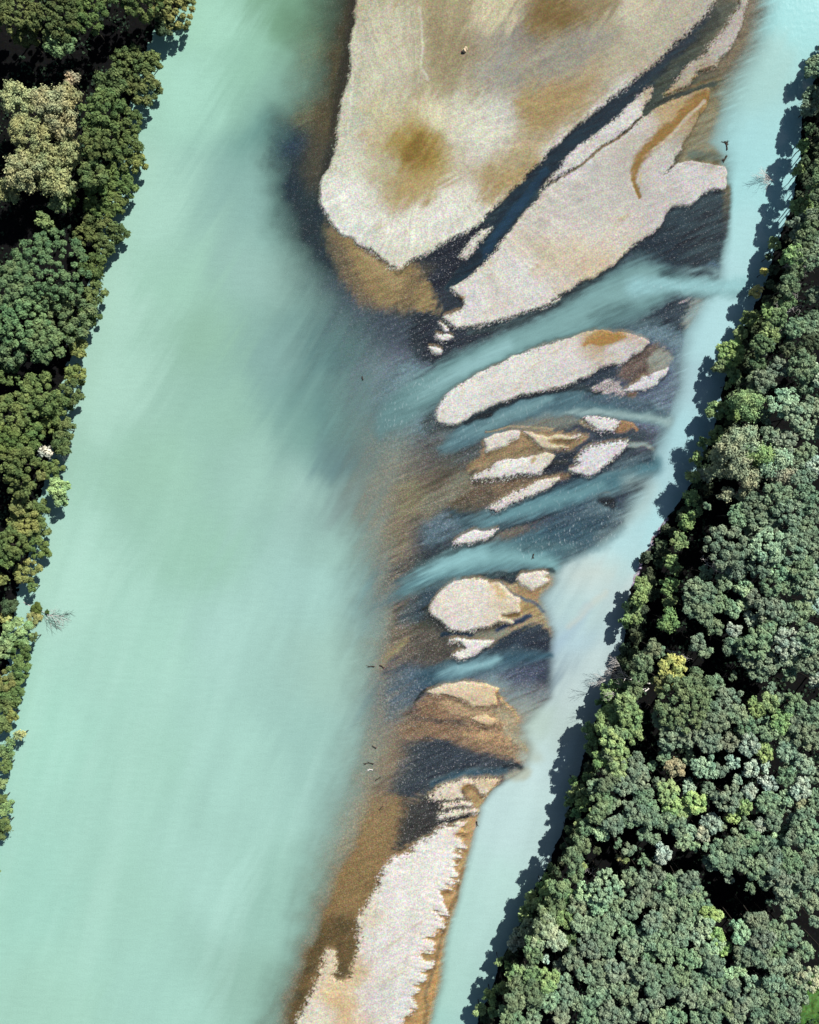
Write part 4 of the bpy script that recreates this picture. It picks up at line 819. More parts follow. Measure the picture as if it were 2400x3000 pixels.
FOL = {  # sunlit look -> reflectance set below
 'olive': (106, 124, 70), 'grey': (124, 150, 116), 'pale': (166, 176, 138), 'silver': (164, 188, 166), 'green': (136, 166, 96), 'lime': (160, 190, 106),
 'yellow': (206, 196, 92), 'willow': (176, 178, 122), 'pgreen': (150, 184, 140), 'white': (224, 212, 208), 'pink': (176, 166, 128), 'brown': (138, 142, 80), 'dark': (84, 100, 70), 'deep': (112, 138, 92)}
FNAME = {'olive': 'dark olive', 'grey': 'grey green', 'pale': 'dusty green', 'silver': 'silvery green', 'green': 'fresh green', 'lime': 'lime green', 'yellow': 'bright yellow', 'willow': 'straw green',
         'pgreen': 'minty green', 'white': 'nearly white', 'pink': 'pinkish', 'brown': 'brownish', 'dark': 'dark green', 'deep': 'deep green'}
LEAF_GAIN = 1.75
TREES = """
L 30,25,50,olive,oak 115,30,72,olive,oak 185,32,42,olive,oak 60,75,30,olive,oak 127,85,36,green,oak 365,15,50,brown,oak 305,-8,52,olive,oak 350,50,26,dark,oak 240,-20,40,olive,oak 280,140,50,olive,oak 322,128,24,olive,oak
 L 300,180,44,olive,oak 235,185,38,olive,oak 215,235,50,olive,oak 262,255,40,olive,oak 205,300,46,olive,oak 265,318,44,olive,oak 283,345,28,brown,oak 195,365,36,olive,oak 240,380,38,olive,oak 265,395,24,olive,oak
 L 45,215,48,willow,willow 108,222,42,willow,willow 140,205,30,willow,willow 60,290,52,willow,willow 130,265,38,willow,willow 142,322,32,willow,willow 45,360,44,willow,willow 20,400,30,willow,willow 95,345,36,willow,willow 122,388,32,willow,willow 150,168,16,pink,willow
 L 125,430,22,lime,shrub 92,466,22,green,shrub 152,420,16,olive,shrub 215,425,42,olive,oak 248,432,26,olive,oak 205,480,34,olive,oak 250,490,22,olive,oak 178,500,24,olive,oak 218,520,22,olive,oak
 L 100,570,92,deep,oak 30,600,55,deep,oak 45,680,60,deep,oak 130,665,66,deep,oak 192,560,34,olive,oak 198,620,28,olive,oak 190,670,26,olive,oak 92,722,50,deep,oak 25,735,38,deep,oak 154,700,30,olive,oak
 L 166,737,22,brown,oak 158,787,26,brown,oak 150,826,30,olive,oak 24,788,26,olive,oak 80,830,46,olive,oak 30,870,48,olive,oak 122,858,32,olive,oak 90,890,34,olive,oak 140,903,28,olive,oak 20,930,42,olive,oak 60,920,36,olive,oak
 L 96,949,15,white,willow 132,943,22,olive,oak 40,975,46,olive,oak 112,991,25,olive,oak 124,1023,22,lime,oak 86,1003,12,brown,oak 40,1018,36,olive,oak 130,1051,17,green,oak 40,1064,25,brown,oak 84,1076,28,olive,oak
 L 50,1102,38,brown,oak 76,1118,26,olive,oak 24,1146,38,olive,oak 82,1158,26,olive,oak 12,1176,24,olive,oak 58,1204,32,brown,oak 68,1236,12,olive,oak 4,1222,14,brown,oak 12,1300,14,yellow,oak 20,1275,18,dark,oak
 L 40,1334,34,green,oak 70,1342,10,olive,shrub 40,1372,28,olive,oak 10,1362,26,green,oak 38,1412,24,olive,oak 8,1430,26,brown,oak 30,1440,20,olive,oak 28,1466,22,olive,oak 6,1482,22,olive,oak 24,1505,16,brown,oak 5,1528,20,olive,oak
 L 42,1548,12,willow,willow 15,1580,20,green,willow 12,1612,16,olive,oak 2,1650,14,green,oak 2,1682,12,olive,oak 14,1702,14,green,willow 10,1736,14,olive,willow -6,1760,14,olive,oak -40,1640,30,olive,oak -50,1500,40,olive,oak -40,1300,40,olive,oak -60,1150,40,olive,oak -60,900,60,olive,oak -60,600,60,deep,oak -60,320,60,willow,willow -60,60,60,olive,oak -30,1850,30,olive,oak -60,1960,40,olive,oak 150,-90,60,olive,oak 380,-80,50,olive,oak
 R 1713,143,22,grey,beech 1712,203,22,grey,beech 1700,228,17,grey,beech 1693,307,14,green,shrub 1683,362,12,green,shrub 1717,397,16,green,beech 1692,435,26,green,beech 1683,480,28,grey,beech 1712,455,18,grey,beech 1712,505,20,grey,beech
 R 1632,513,14,green,beech 1672,538,27,green,beech 1619,540,9,dark,beech 1610,573,9,yellow,shrub 1593,613,15,yellow,shrub 1714,545,24,grey,beech 1713,620,18,grey,beech 1577,673,19,green,beech 1617,658,18,green,beech 1623,702,24,green,beech 1673,690,26,grey,beech 1704,682,26,grey,beech 1560,703,18,green,beech
 R 1540,745,32,green,beech 1517,771,17,green,beech 1546,788,18,green,beech 1531,811,8,green,beech 1613,728,20,grey,beech 1639,774,24,grey,beech 1610,804,26,grey,beech 1689,771,34,grey,beech 1718,790,26,silver,beech 1660,736,18,dark,beech 1703,731,26,dark,beech 1700,812,22,grey,beech
 R 1508,862,20,green,beech 1535,868,22,green,beech 1575,852,30,green,willow 1608,878,16,grey,beech 1651,847,34,pgreen,beech 1677,876,32,pgreen,beech 1708,856,22,grey,beech 1706,906,24,pgreen,beech 1511,914,18,green,beech 1482,932,13,green,beech
 R 1538,948,32,pale,willow 1568,925,30,pale,willow 1595,955,26,lime,willow 1553,975,26,pale,willow 1574,1005,28,pale,willow 1514,978,24,pale,willow 1625,923,26,grey,beech 1654,935,28,grey,beech 1627,973,28,pgreen,willow 1668,976,20,grey,beech 1694,958,24,grey,beech 1645,1003,24,pale,willow 1689,1002,26,grey,beech 1718,980,22,silver,beech
 R 1467,966,14,green,beech 1461,1005,16,green,beech 1484,998,14,pale,willow 1455,1049,18,green,shrub 1468,1078,11,green,shrub 1447,1095,20,green,shrub 1430,1139,20,green,shrub 1412,1180,16,green,shrub 1418,1200,14,green,shrub
 R 1350,1230,18,green,beech 1346,1258,20,green,beech 1330,1280,20,green,beech 1318,1308,13,green,beech 1409,1232,20,green,shrub 1412,1264,16,green,shrub 1409,1308,22,green,willow 1342,1303,12,green,beech
 R 1490,1066,9,grey,beech 1552,1087,26,grey,beech 1529,1040,14,pale,willow 1572,1038,18,pale,willow 1590,1066,30,grey,beech 1636,1046,34,grey,beech 1660,1082,34,grey,beech 1695,1049,32,grey,beech 1708,1087,24,grey,beech 1605,1100,28,grey,beech 1630,1103,24,grey,beech 1581,1119,18,grey,beech 1689,1115,26,grey,beech
 R 1531,1152,48,grey,beech 1575,1157,24,grey,beech 1613,1151,40,pgreen,beech 1665,1151,42,grey,beech 1708,1148,36,grey,beech 1601,1188,30,grey,beech 1639,1194,32,pgreen,beech 1683,1192,34,grey,beech 1714,1194,24,silver,beech 1546,1194,28,grey,beech
 R 1487,1206,15,grey,beech 1525,1224,20,grey,beech 1557,1206,18,grey,beech 1569,1238,22,pgreen,beech 1630,1227,32,grey,beech 1668,1232,26,grey,beech 1703,1235,30,pgreen,beech 1587,1259,20,grey,beech
 R 1462,1244,30,grey,beech 1493,1254,24,grey,beech 1455,1282,20,grey,beech 1484,1291,26,grey,beech 1514,1267,24,grey,beech 1543,1285,18,pgreen,beech 1566,1273,16,pgreen,beech 1581,1305,18,silver,beech 1547,1326,16,silver,beech 1505,1320,18,grey,beech 1616,1282,28,grey,beech 1654,1291,26,grey,beech 1689,1288,28,grey,beech 1718,1273,22,silver,beech 1616,1318,22,grey,beech 1650,1318,16,grey,beech
 R 1385,1371,16,grey,beech 1353,1391,14,grey,beech 1417,1410,30,yellow,oak 1398,1436,24,brown,oak 1299,1455,34,green,oak 1318,1480,28,green,oak 1273,1484,24,green,oak 1330,1510,26,green,oak 1288,1520,34,green,oak 1335,1545,24,green,oak 1255,1548,22,green,oak 1240,1533,13,green,oak 1290,1565,30,lime,oak 1266,1598,20,green,oak 1309,1590,22,green,oak 1335,1610,26,grey,beech 1300,1622,22,green,oak 1245,1575,16,green,oak
 R 1438,1482,62,deep,beech 1470,1444,38,deep,beech 1400,1512,32,grey,beech 1499,1512,36,grey,beech 1455,1537,34,grey,beech 1412,1552,30,grey,beech 1490,1557,32,grey,beech 1405,1577,16,grey,beech 1445,1575,16,grey,beech
 R 1537,1470,28,grey,beech 1508,1438,20,grey,beech 1552,1502,26,grey,beech 1592,1493,22,green,beech 1622,1479,22,green,beech 1642,1520,28,green,beech 1605,1515,14,grey,beech 1677,1486,24,grey,beech 1677,1522,26,grey,beech 1712,1502,30,grey,beech 1572,1533,24,grey,beech 1616,1542,22,grey,beech 1700,1552,32,grey,beech 1580,1566,26,silver,beech 1610,1584,20,lime,beech 1563,1545,14,grey,beech 1537,1563,22,grey,beech 1654,1578,26,pgreen,beech 1656,1552,18,grey,beech
 R 1587,1353,36,grey,beech 1543,1359,20,grey,beech 1616,1340,26,grey,beech 1660,1353,34,silver,beech 1703,1347,36,grey,beech 1581,1385,26,grey,beech 1616,1391,26,grey,beech 1665,1385,20,pgreen,beech 1703,1397,28,grey,beech 1470,1353,20,grey,beech 1486,1374,14,grey,beech 1601,1418,22,grey,beech 1543,1423,10,grey,beech 1622,1450,13,grey,beech 1717,1432,18,silver,beech 1660,1420,16,grey,beech 1645,1470,12,grey,beech
 R 1543,1604,16,silver,beech 1583,1619,20,silver,beech 1610,1612,14,silver,beech 1484,1613,28,pgreen,beech 1452,1600,14,pgreen,beech 1423,1616,20,pink,beech 1397,1595,15,grey,beech 1374,1613,11,grey,beech 1516,1624,16,grey,beech 1619,1648,20,silver,beech 1554,1642,12,silver,beech 1654,1636,20,grey,beech 1689,1610,24,pgreen,beech 1714,1632,22,grey,beech 1660,1606,15,grey,beech
 R 1237,1636,11,green,beech 1251,1656,16,grey,beech 1229,1668,15,green,beech 1347,1642,26,grey,beech 1315,1651,24,grey,beech 1353,1673,24,grey,beech 1388,1648,14,grey,beech 1403,1667,24,lime,beech 1415,1694,22,lime,beech 1449,1659,18,silver,beech 1467,1687,24,lime,beech 1438,1708,18,lime,beech 1490,1662,16,grey,beech 1531,1680,32,grey,beech 1577,1665,17,silver,beech 1569,1697,18,lime,beech 1546,1720,17,lime,beech 1613,1686,26,grey,beech 1654,1677,22,pgreen,beech 1689,1660,24,silver,beech 1689,1697,17,pale,beech 1717,1687,22,grey,beech 1289,1689,17,grey,beech 1269,1703,18,grey,beech 1251,1718,16,green,beech 1333,1706,24,grey,beech 1366,1698,20,grey,beech
 R 1208,1645,11,green,beech 1215,1669,18,green,beech 1198,1688,11,green,beech 1226,1695,15,green,beech 1285,1683,11,grey,beech 1214,1714,12,green,beech 1221,1738,14,green,beech 1194,1746,7,green,beech 1293,1738,24,grey,beech 1266,1754,18,pgreen,beech 1254,1722,14,pgreen,beech 1234,1779,11,grey,beech 1258,1792,9,dark,beech 1301,1776,10,grey,beech 1325,1790,14,grey,beech 1303,1805,8,brown,beech 1316,1812,8,brown,beech 1357,1813,13,grey,beech 1397,1797,20,silver,beech 1330,1725,20,grey,beech 1365,1722,26,grey,beech 1354,1757,14,grey,beech 1378,1764,14,grey,beech 1405,1728,22,grey,beech
 R 1160,1824,9,green,beech 1224,1829,13,green,beech 1152,1850,10,green,beech 1166,1845,7,brown,beech 1140,1862,10,green,beech 1160,1872,18,green,beech 1120,1901,20,lime,beech 1150,1899,24,green,beech 1168,1882,20,green,beech 1104,1928,18,green,beech 1200,1888,16,green,beech 1216,1906,22,grey,beech 1277,1867,38,pgreen,beech 1232,1877,22,pgreen,beech 1258,1906,24,pgreen,beech 1293,1906,22,grey,beech 1190,1933,22,green,beech
 R 1118,1958,28,pale,beech 1150,1950,26,pale,beech 1093,1974,20,pale,beech 1170,1978,26,pale,beech 1133,1984,20,pale,beech 1082,1990,14,pale,beech 1149,2021,10,silver,beech 1178,2032,14,grey,beech 1202,1976,16,olive,beech 1221,1944,22,grey,beech 1242,1989,30,grey,beech 1210,2018,24,grey,beech 1277,1989,26,grey,beech 1262,1954,26,grey,beech 1247,1928,18,grey,beech
 R 1296,1932,22,grey,beech 1319,1956,22,grey,beech 1344,1968,22,grey,beech 1328,1998,28,grey,beech 1365,1980,22,grey,beech 1397,1965,24,grey,beech 1402,1999,28,grey,beech 1365,2014,20,grey,beech 1333,1914,24,grey,beech 1370,1941,26,grey,beech 1402,1934,24,grey,beech 1330,1846,20,grey,beech 1357,1852,22,grey,beech 1346,1882,22,grey,beech 1384,1844,22,grey,beech 1378,1893,20,grey,beech 1408,1866,24,grey,beech 1408,1903,22,grey,beech
 R 1050,2026,9,green,shrub 1070,2035,9,green,shrub 1088,2058,24,green,beech 1120,2056,24,green,beech 1155,2063,24,green,beech 1061,2080,16,green,beech 1032,2096,15,lime,beech 1010,2125,14,lime,beech 1040,2130,12,green,beech 1085,2104,22,deep,beech 1120,2088,26,deep,beech 1125,2116,18,grey,beech 1155,2108,22,grey,beech 1064,2130,15,grey,beech 1088,2146,20,grey,beech 1122,2148,18,grey,beech 1178,2135,24,grey,beech 1190,2063,15,grey,beech
 R 1197,2092,24,grey,beech 1222,2110,22,grey,beech 1237,2047,24,grey,beech 1266,2038,22,grey,beech 1269,2068,18,grey,beech 1296,2040,24,grey,beech 1250,2100,22,grey,beech 1298,2077,20,grey,beech 1274,2098,18,grey,beech 1325,2045,18,grey,beech 1338,2068,17,grey,beech 1356,2042,24,grey,beech 1322,2096,22,grey,beech 1370,2071,24,grey,beech 1400,2048,24,grey,beech 1408,2080,24,grey,beech 1378,2103,22,grey,beech 1350,2128,22,grey,beech 1386,2140,24,grey,beech 1285,2136,28,grey,beech 1237,2144,24,grey,beech 1318,2140,20,grey,beech
 R 1505,1794,26,grey,beech 1498,1818,18,grey,beech 1529,1818,24,grey,beech 1558,1805,24,grey,beech 1590,1829,28,grey,beech 1580,1869,11,grey,beech 1548,1770,26,grey,beech 1580,1773,26,grey,beech 1614,1776,20,grey,beech 1625,1813,28,grey,beech 1641,1768,17,pgreen,beech 1662,1813,28,grey,beech 1638,1844,26,grey,beech 1612,1856,18,grey,beech 1646,1871,20,grey,beech 1697,1821,24,grey,beech 1705,1754,30,grey,beech 1676,1762,26,grey,beech 1692,1726,26,grey,beech 1710,1791,20,grey,beech 1668,1869,18,grey,beech 1692,1854,22,grey,beech 1718,1853,24,grey,beech 1644,1898,14,grey,beech 1673,1898,16,grey,beech 1663,1923,15,grey,beech 1705,1898,22,grey,beech 1716,1940,13,grey,beech 1622,1898,9,grey,beech 1537,1852,10,grey,beech
 R 1457,1752,15,pgreen,beech 1482,1757,16,pale,beech 1502,1734,20,silver,beech 1484,1730,12,silver,beech 1430,1741,22,grey,beech 1438,1773,17,pgreen,beech 1462,1781,12,pgreen,beech 1521,1741,10,grey,beech 1572,1738,16,grey,beech 1598,1738,17,silver,beech 1625,1730,22,grey,beech 1668,1720,13,silver,beech 1660,1745,16,grey,beech 1640,1705,14,grey,beech
 R 1494,1922,18,lime,beech 1512,1927,12,lime,beech 1484,1947,22,pgreen,beech 1510,1974,18,lime,beech 1500,1990,24,pgreen,beech 1525,1998,16,lime,beech 1468,1972,18,pgreen,beech 1452,1861,26,grey,beech 1457,1890,24,grey,beech 1438,1912,22,grey,beech 1485,1904,14,grey,beech 1418,1884,22,grey,beech 1430,1850,18,grey,beech 1472,1880,16,grey,beech 1440,1942,22,grey,beech 1430,1972,24,grey,beech 1465,1930,14,grey,beech
 R 1562,1962,24,pgreen,beech 1594,1941,26,grey,beech 1636,1954,28,grey,beech 1668,1974,24,grey,beech 1697,2003,18,grey,beech 1606,1981,26,grey,beech 1638,1998,24,grey,beech 1604,2014,26,grey,beech 1566,2014,24,grey,beech 1574,1990,18,grey,beech 1638,2034,26,grey,beech 1668,2030,22,grey,beech 1702,2058,30,pale,beech 1674,2075,22,grey,beech 1633,2066,24,grey,beech 1663,2101,24,grey,beech 1690,2098,14,grey,beech
 R 1446,2019,26,grey,beech 1478,2010,20,grey,beech 1505,2030,26,grey,beech 1556,2040,18,pgreen,beech 1534,2046,14,pgreen,beech 1430,2052,22,grey,beech 1465,2070,24,grey,beech 1502,2069,24,grey,beech 1488,2045,16,grey,beech 1540,2079,22,grey,beech 1583,2067,18,pgreen,beech 1612,2076,15,pgreen,beech 1585,2098,24,grey,beech 1622,2103,22,grey,beech 1649,2080,14,green,beech 1450,2101,26,grey,beech 1480,2110,22,grey,beech 1510,2103,18,grey,beech 1532,2122,22,grey,beech 1560,2114,22,grey,beech 1636,2132,26,grey,beech 1668,2135,20,grey,beech 1425,2138,22,grey,beech 1468,2142,18,grey,beech 1500,2144,22,grey,beech 1552,2146,18,grey,beech 1598,2138,24,grey,beech
 R 1750,100,30,grey,beech 1755,300,24,grey,beech 1752,450,26,grey,beech 1755,600,30,grey,beech 1750,720,26,grey,beech 1755,900,30,grey,beech 1752,1050,28,grey,beech 1755,1180,30,grey,beech 1752,1320,28,grey,beech 1755,1450,30,grey,beech 1752,1600,28,grey,beech 1752,1720,26,grey,beech 1755,1830,28,grey,beech 1752,2020,26,grey,beech
"""
def place_world(fx, fy, h):
    px, py = fx * k, fy * k
    s = (CAM_H - h) / CAM_H
    return (px - 1200) * 0.1 * s, (1500 - py) * 0.1 * s

recs = []
EXTRA = []
_y = -40.0
_rb = random.Random(5)
while _y < 2180:
    _x = np.interp(_y * k, *rbank) / k
    EXTRA.append(f"{_x + _rb.uniform(12, 34):.0f},{_y:.0f},{_rb.uniform(10, 17):.0f},dark,low")
    if _y < 1800: EXTRA.append(f"{_x + _rb.uniform(22, 48):.0f},{_y + 12:.0f},{_rb.uniform(11, 19):.0f},dark,low")
    if not 860 < _y < 1330: EXTRA.append(f"{_x + _rb.uniform(52, 74):.0f},{_y:.0f},{_rb.uniform(17, 24):.0f},deep,beech")  # extra row of trees, added so the shadows join along the bank
    _y += _rb.uniform(26, 38)
side = 'L'
for tok in TREES.split() + ['R'] + EXTRA:
    if tok in 'LR': side = tok; continue
    a = tok.split(','); fx, fy, fr = float(a[0]), float(a[1]), float(a[2])
    r = fr * 0.1391 * (1.03 if side == 'R' else 0.98)
    hc = min(15.0, 4.2 + 1.75 * r) if side == 'L' else min(20.0, 12.0 + 1.4 * r)
    if a[4] == 'shrub': hc = 4.0 + 1.5 * r
    hc += random.uniform(-0.8, 0.8)
    if a[4] == 'low': hc = 1.4 + 0.6 * r; a[4] = 'shrub'
    
    xw, yw = place_world(fx, fy, hc)
    while hc > 6 and (xw * 10 + 1200 > np.interp(1500 - yw * 10, *lbank) - 12) and (xw * 10 + 1200 < np.interp(1500 - yw * 10, *rbank) + 12):
        hc -= 1.0; xw, yw = place_world(fx, fy, hc)
    # keep roots on land
    r *= (CAM_H - hc) / CAM_H
    recs.append(dict(fx=fx, fy=fy, r=r, hc=hc, x=xw, y=yw, col=a[3], style=a[4], side=side))

LAND_MARKS_L = [(0, 'beside the top edge'), (120, 'by the upper dark gap'), (210, 'level with straw coloured willows'), (400, 'just below the willows'), (520, 'by the deep green dome'), (700, 'around the second dark gap'),
                (800, 'level with fish shaped bar'), (950, 'near the white crowned tree'), (1080, 'level with narrow blue braid'), (1220, 'by the fallen tree'), (1400, 'below the fallen tree'), (1560, 'at its thin lower end')]
LAND_MARKS_R = [(0, 'beside the uppermost reach'), (300, 'level with blunt nosed bar'), (520, 'near the bare trees'), (650, 'above the fish shaped bar'), (760, 'level with fish shaped bar'), (900, 'level with wedge shaped bar'), (1020, 'level with the ragged bar'), (1100, 'level with the shingle strip'),
                (1200, 'level with the round island'), (1330, 'above the bleached dead tree'), (1430, 'level with bleached dead tree'), (1560, 'level with brown tail shallows'), (1650, 'level with the gravel fingers'), (1720, 'above the dark forest gap'), (1800, 'beside the dark forest gap'),
                (1880, 'just below the dark gap'), (1960, 'well below the dark gap'), (2050, 'near the bottom edge')]
ORD = ['foremost', 'second', 'third', 'fourth', 'fifth', 'sixth', 'seventh', 'eighth', 'ninth', 'tenth', 'eleventh', 'twelfth', 'thirteenth', 'fourteenth', 'fifteenth', 'sixteenth', 'seventeenth', 'eighteenth', 'nineteenth', 'twentieth']
def mark(side, y):
    t = LAND_MARKS_L if side == 'L' else LAND_MARKS_R
    return [m_ for y0, m_ in t if y >= y0 or y0 == 0][-1]
from collections import defaultdict
grp = defaultdict(list)
for q_ in recs:
    sz = 'small' if q_['r'] < 2.3 else ('large' if q_['r'] > 4.9 else 'middling')
    q_['sz'] = sz
    grp[(q_['side'], mark(q_['side'], q_['fy']), q_['col'], sz)].append(q_)
NOUN = {'oak': 'tree', 'beech': 'tree', 'willow': 'willow', 'shrub': 'bush'}
for key, whole in grp.items():
    whole.sort(key=lambda q_: q_['fy'])
    nch = min(3, 1 + (len(whole) - 1) // 10)
    for ch in range(nch):
        lst = whole[len(whole) * ch // nch: len(whole) * (ch + 1) // nch]
        lst.sort(key=lambda q_: -q_['fx'] if key[0] == 'L' else q_['fx'])
        for i, q_ in enumerate(lst):
            bank = 'left' if key[0] == 'L' else 'right'
            pos = '' if len(lst) == 1 else (ORD[i] + ' ' + ('back ' if i else ''))
            row = '' if nch == 1 else (' higher up', ' lower down')[ch] if nch == 2 else (' higher up', ' midway', ' lower down')[ch]
            q_['label'] = f"{q_['sz']} {FNAME[q_['col']]} {NOUN[q_['style']]} {pos}on {bank} bank {key[1]}{row}"
KIND = {'oak': 'oak_tree', 'beech': 'beech_tree', 'willow': 'willow_tree', 'shrub': 'bush'}
GROUP = {('L', 'oak'): 'broadleaf trees on the left bank', ('L', 'willow'): 'feathery willows on the left bank', ('L', 'shrub'): 'bushes on the left bank',
         ('R', 'oak'): 'bright green trees leaning over the right channel', ('R', 'beech'): 'close set trees of the right bank wood', ('R', 'willow'): 'feathery willows on the right bank', ('R', 'shrub'): 'bushes at the edge of the right channel'}
for i, t in enumerate(recs):
    gz = max(ground_z(t['x'], t['y']), -0.3)
    root = link('pale_beech_tree' if t['style'] == 'beech' and t['col'] in ('silver', 'pgreen', 'pale') else 'green_beech_tree' if t['style'] == 'beech' and t['col'] in ('green', 'lime') else KIND[t['style']], None, label=t['label'], category='bush' if t['style'] == 'shrub' else 'tree', group=GROUP[(t['side'], t['style'])])  # pale and green beeches named apart by leaf colour only
    root.location = (t['x'], t['y'], gz)
    me, s = get_crown(t['r'], t['style'], i)
    c = link('crown', me, root)
    c.location = (0, 0, t['hc'] - gz)
    c.rotation_euler = (0, 0, random.uniform(0, 6.28))
    c.scale = (s * random.uniform(.95, 1.05), s * random.uniform(.95, 1.05), s)
    b_ = lin(FOL[t['col']]); b_ = (b_ + (b_.mean() - b_) * (0.28 if t['col'] == 'yellow' else 0.3 if t['col'] in ('lime', 'green') else 0.18 if t['side'] == 'L' else 0.34)) * LEAF_GAIN * (0.86 if t['side'] == 'L' else 1.0) * random.uniform(0.85, 1.15)
    j_ = [random.uniform(0.93, 1.07) for _ in range(3)]
    c.color = (b_[0] * j_[0], b_[1] * j_[1], b_[2] * j_[2], 1)
    tr = link('trunk', TRUNKS[i % 5], root)
    hh = t['hc'] - gz
    tr.scale = (min(hh, 3 + t['r'] * 1.1),) * 2 + (hh,)
    tr.rotation_euler = (0, 0, random.uniform(0, 6.28))

# ---------------------------------------------------------------- bare and dead trees
def branchy(seed, length, spread, levels, r0, lean=Vector((0, 0, 1)), fan=None):
    r = random.Random(seed); v, f = [], []
    def grow(p, d, L, rad, lev):
        n = 3
        for i in range(n):
            d = (d + Vector((r.uniform(-1, 1), r.uniform(-1, 1), r.uniform(-.6, .6))) * 0.22).normalized()
            q = p + d * (L / n); tube(v, f, p, q, rad * (1 - i * .18), rad * (1 - (i + 1) * .18), 5)
            if lev > 0 and (i > 0 or lev < levels):
                for s_ in range(2 if i < 2 else 3):
                    side_ = Vector((r.uniform(-1, 1), r.uniform(-1, 1), r.uniform(-.4, .5)))
                    if fan: side_ += fan * 0.8
                    grow(q, (d * 0.7 + side_.normalized() * spread).normalized(), L * r.uniform(.45, .68), rad * .5, lev - 1)
            p = q
    grow(Vector((0, 0, -0.5)), lean.normalized(), length, r0, levels)
    return np.array([tuple(q) for q in v]), np.array(f)
def bare(fx, fy, hc, seed, length, lean, fan, label, m=M_DEAD, name='bare_tree', r0=0.22, levels=3, z=None, spread=0.9, group=None):
    vv, ff = branchy(seed, length, spread, levels, r0, Vector(lean), Vector(fan) if fan else None)
    x, y = place_world(fx, fy, hc)
    nt_ = 3 * 5 * 1
    root = link(name, None, label=label, category='dead tree')
    if group: root['group'] = group
    root.location = (x, y, ground_z(x, y) if z is None else z)
    tv = [Vector((0, 0, -0.5)), ]
    # first segments form the trunk
    me = mesh_from('branches', vv, ff, None, True, (m,)); link('branches', me, root)
    v2, f2 = [], []
    d = Vector(lean).normalized()
    tube(v2, f2, Vector((0, 0, -.6)), d * length * .35, r0 * 1.25, r0 * .9, 8)
    link('trunk', mesh_from('trunk', np.array([tuple(q) for q in v2]), np.array(f2), None, True, (m,)), root)
    return root
bare(1376, 1443, 3, 3, 10, (-1, .25, .7), (-1, .3, .3), 'bleached dead tree with bare branches fanning left over the right bank', r0=.17, levels=3, )
bare(1372, 1452, 3, 8, 7, (-1, -.35, .8), (-1, 0, .3), 'second bleached dead tree close behind the fanning one', r0=.2)
bare(1690, 590, 5, 12, 7, (-.2, .3, 1), None, 'upper bare pale tree standing in dark shade right of the yellow bushes', r0=.15)
bare(1676, 645, 5, 15, 8, (-.6, -.2, 1), (-.6, -.2, .2), 'lower bare pale tree standing in dark shade right of the yellow bushes', r0=.16)
bare(1672, 375, 3, 21, 6, (-1, .1, .5), (-1, 0, .1), 'bare twiggy tree leaning over the right channel near the top', r0=.12)
bare(1412, 1376, 5, 27, 5, (.1, .2, 1), None, 'small bare twiggy tree above the yellow crown', r0=.1)
bare(1490, 1190, 3, 31, 4.5, (.3, .2, 1), None, 'small bare tree in the dark gap level with the shingle strip', r0=.1)
bare(1262, 1862, 6, 35, 4.0, (-.8, .6, .6), (-.5, .5, 0), 'thin bare branches below the lower dark gap', r0=.09, levels=2)
bare(126, 978, 6, 41, 5, (-.3, .6, 1), None, 'thin bare tree beside the white crowned tree on the left bank', r0=.1, levels=2)
# fallen tree in the water at the left bank: trunk, twigs and two leafy tufts
fv, ff = branchy(51, 7.5, .7, 3, .13, Vector((1, -.45, .06)), Vector((.6, -.3, 0)))
fv[:, 2] = np.clip(fv[:, 2] * 0.25, -0.1, 0.9) + 0.12
fx_, fy_ = place_world(50, 1268, 0)
root = link('fallen_tree', None, label='fallen tree lying in the turquoise water at the left bank', category='fallen tree')
root.location = (fx_, fy_, 0.05)
link('branches', mesh_from('branches', fv, ff, None, True, (M_DEAD,)), root)
for (cx, cy, rr, st, cc) in ((78, 1281, 2.0, 'shrub', 'olive'), (70, 1303, 2.3, 'willow', 'willow'), (98, 1288, .7, 'shrub', 'olive')):
    me, s = get_crown(rr, st, 1); c = link('foliage', me, root)
    x, y = place_world(cx, cy, 1.0); c.location = (x - fx_, y - fy_, 0.55); c.scale = (s, s, s * .5); b_ = lin(FOL[cc]); c.color = (*b_, 1)

# ---------------------------------------------------------------- things lying on the bars and in the shallows
def blob_mesh(name, seed, sx, sy, sz, m, sub_=3, amp=.3):
    import bmesh
    bm = bmesh.new(); bmesh.ops.create_icosphere(bm, subdivisions=sub_, radius=1)
    r = random.Random(seed); o = [r.uniform(0, 9) for _ in range(3)]
    for v in bm.verts:
        c = v.co
        n = math.sin(c.x * 3 + o[0]) * math.sin(c.y * 4 + o[1]) + .6 * math.sin(c.z * 6 + o[2] + c.x * 5)
        v.co = Vector((c.x * sx, c.y * sy, c.z * sz)) * (1 + amp * n)
    me = bpy.data.meshes.new(name); bm.to_mesh(me); bm.free(); me.materials.append(m)
    return me
def on_bed(fx, fy, dz=0):
    x, y = W(fx * k, fy * k)
    return x, y, max(ground_z(x, y), -0.05) + dz
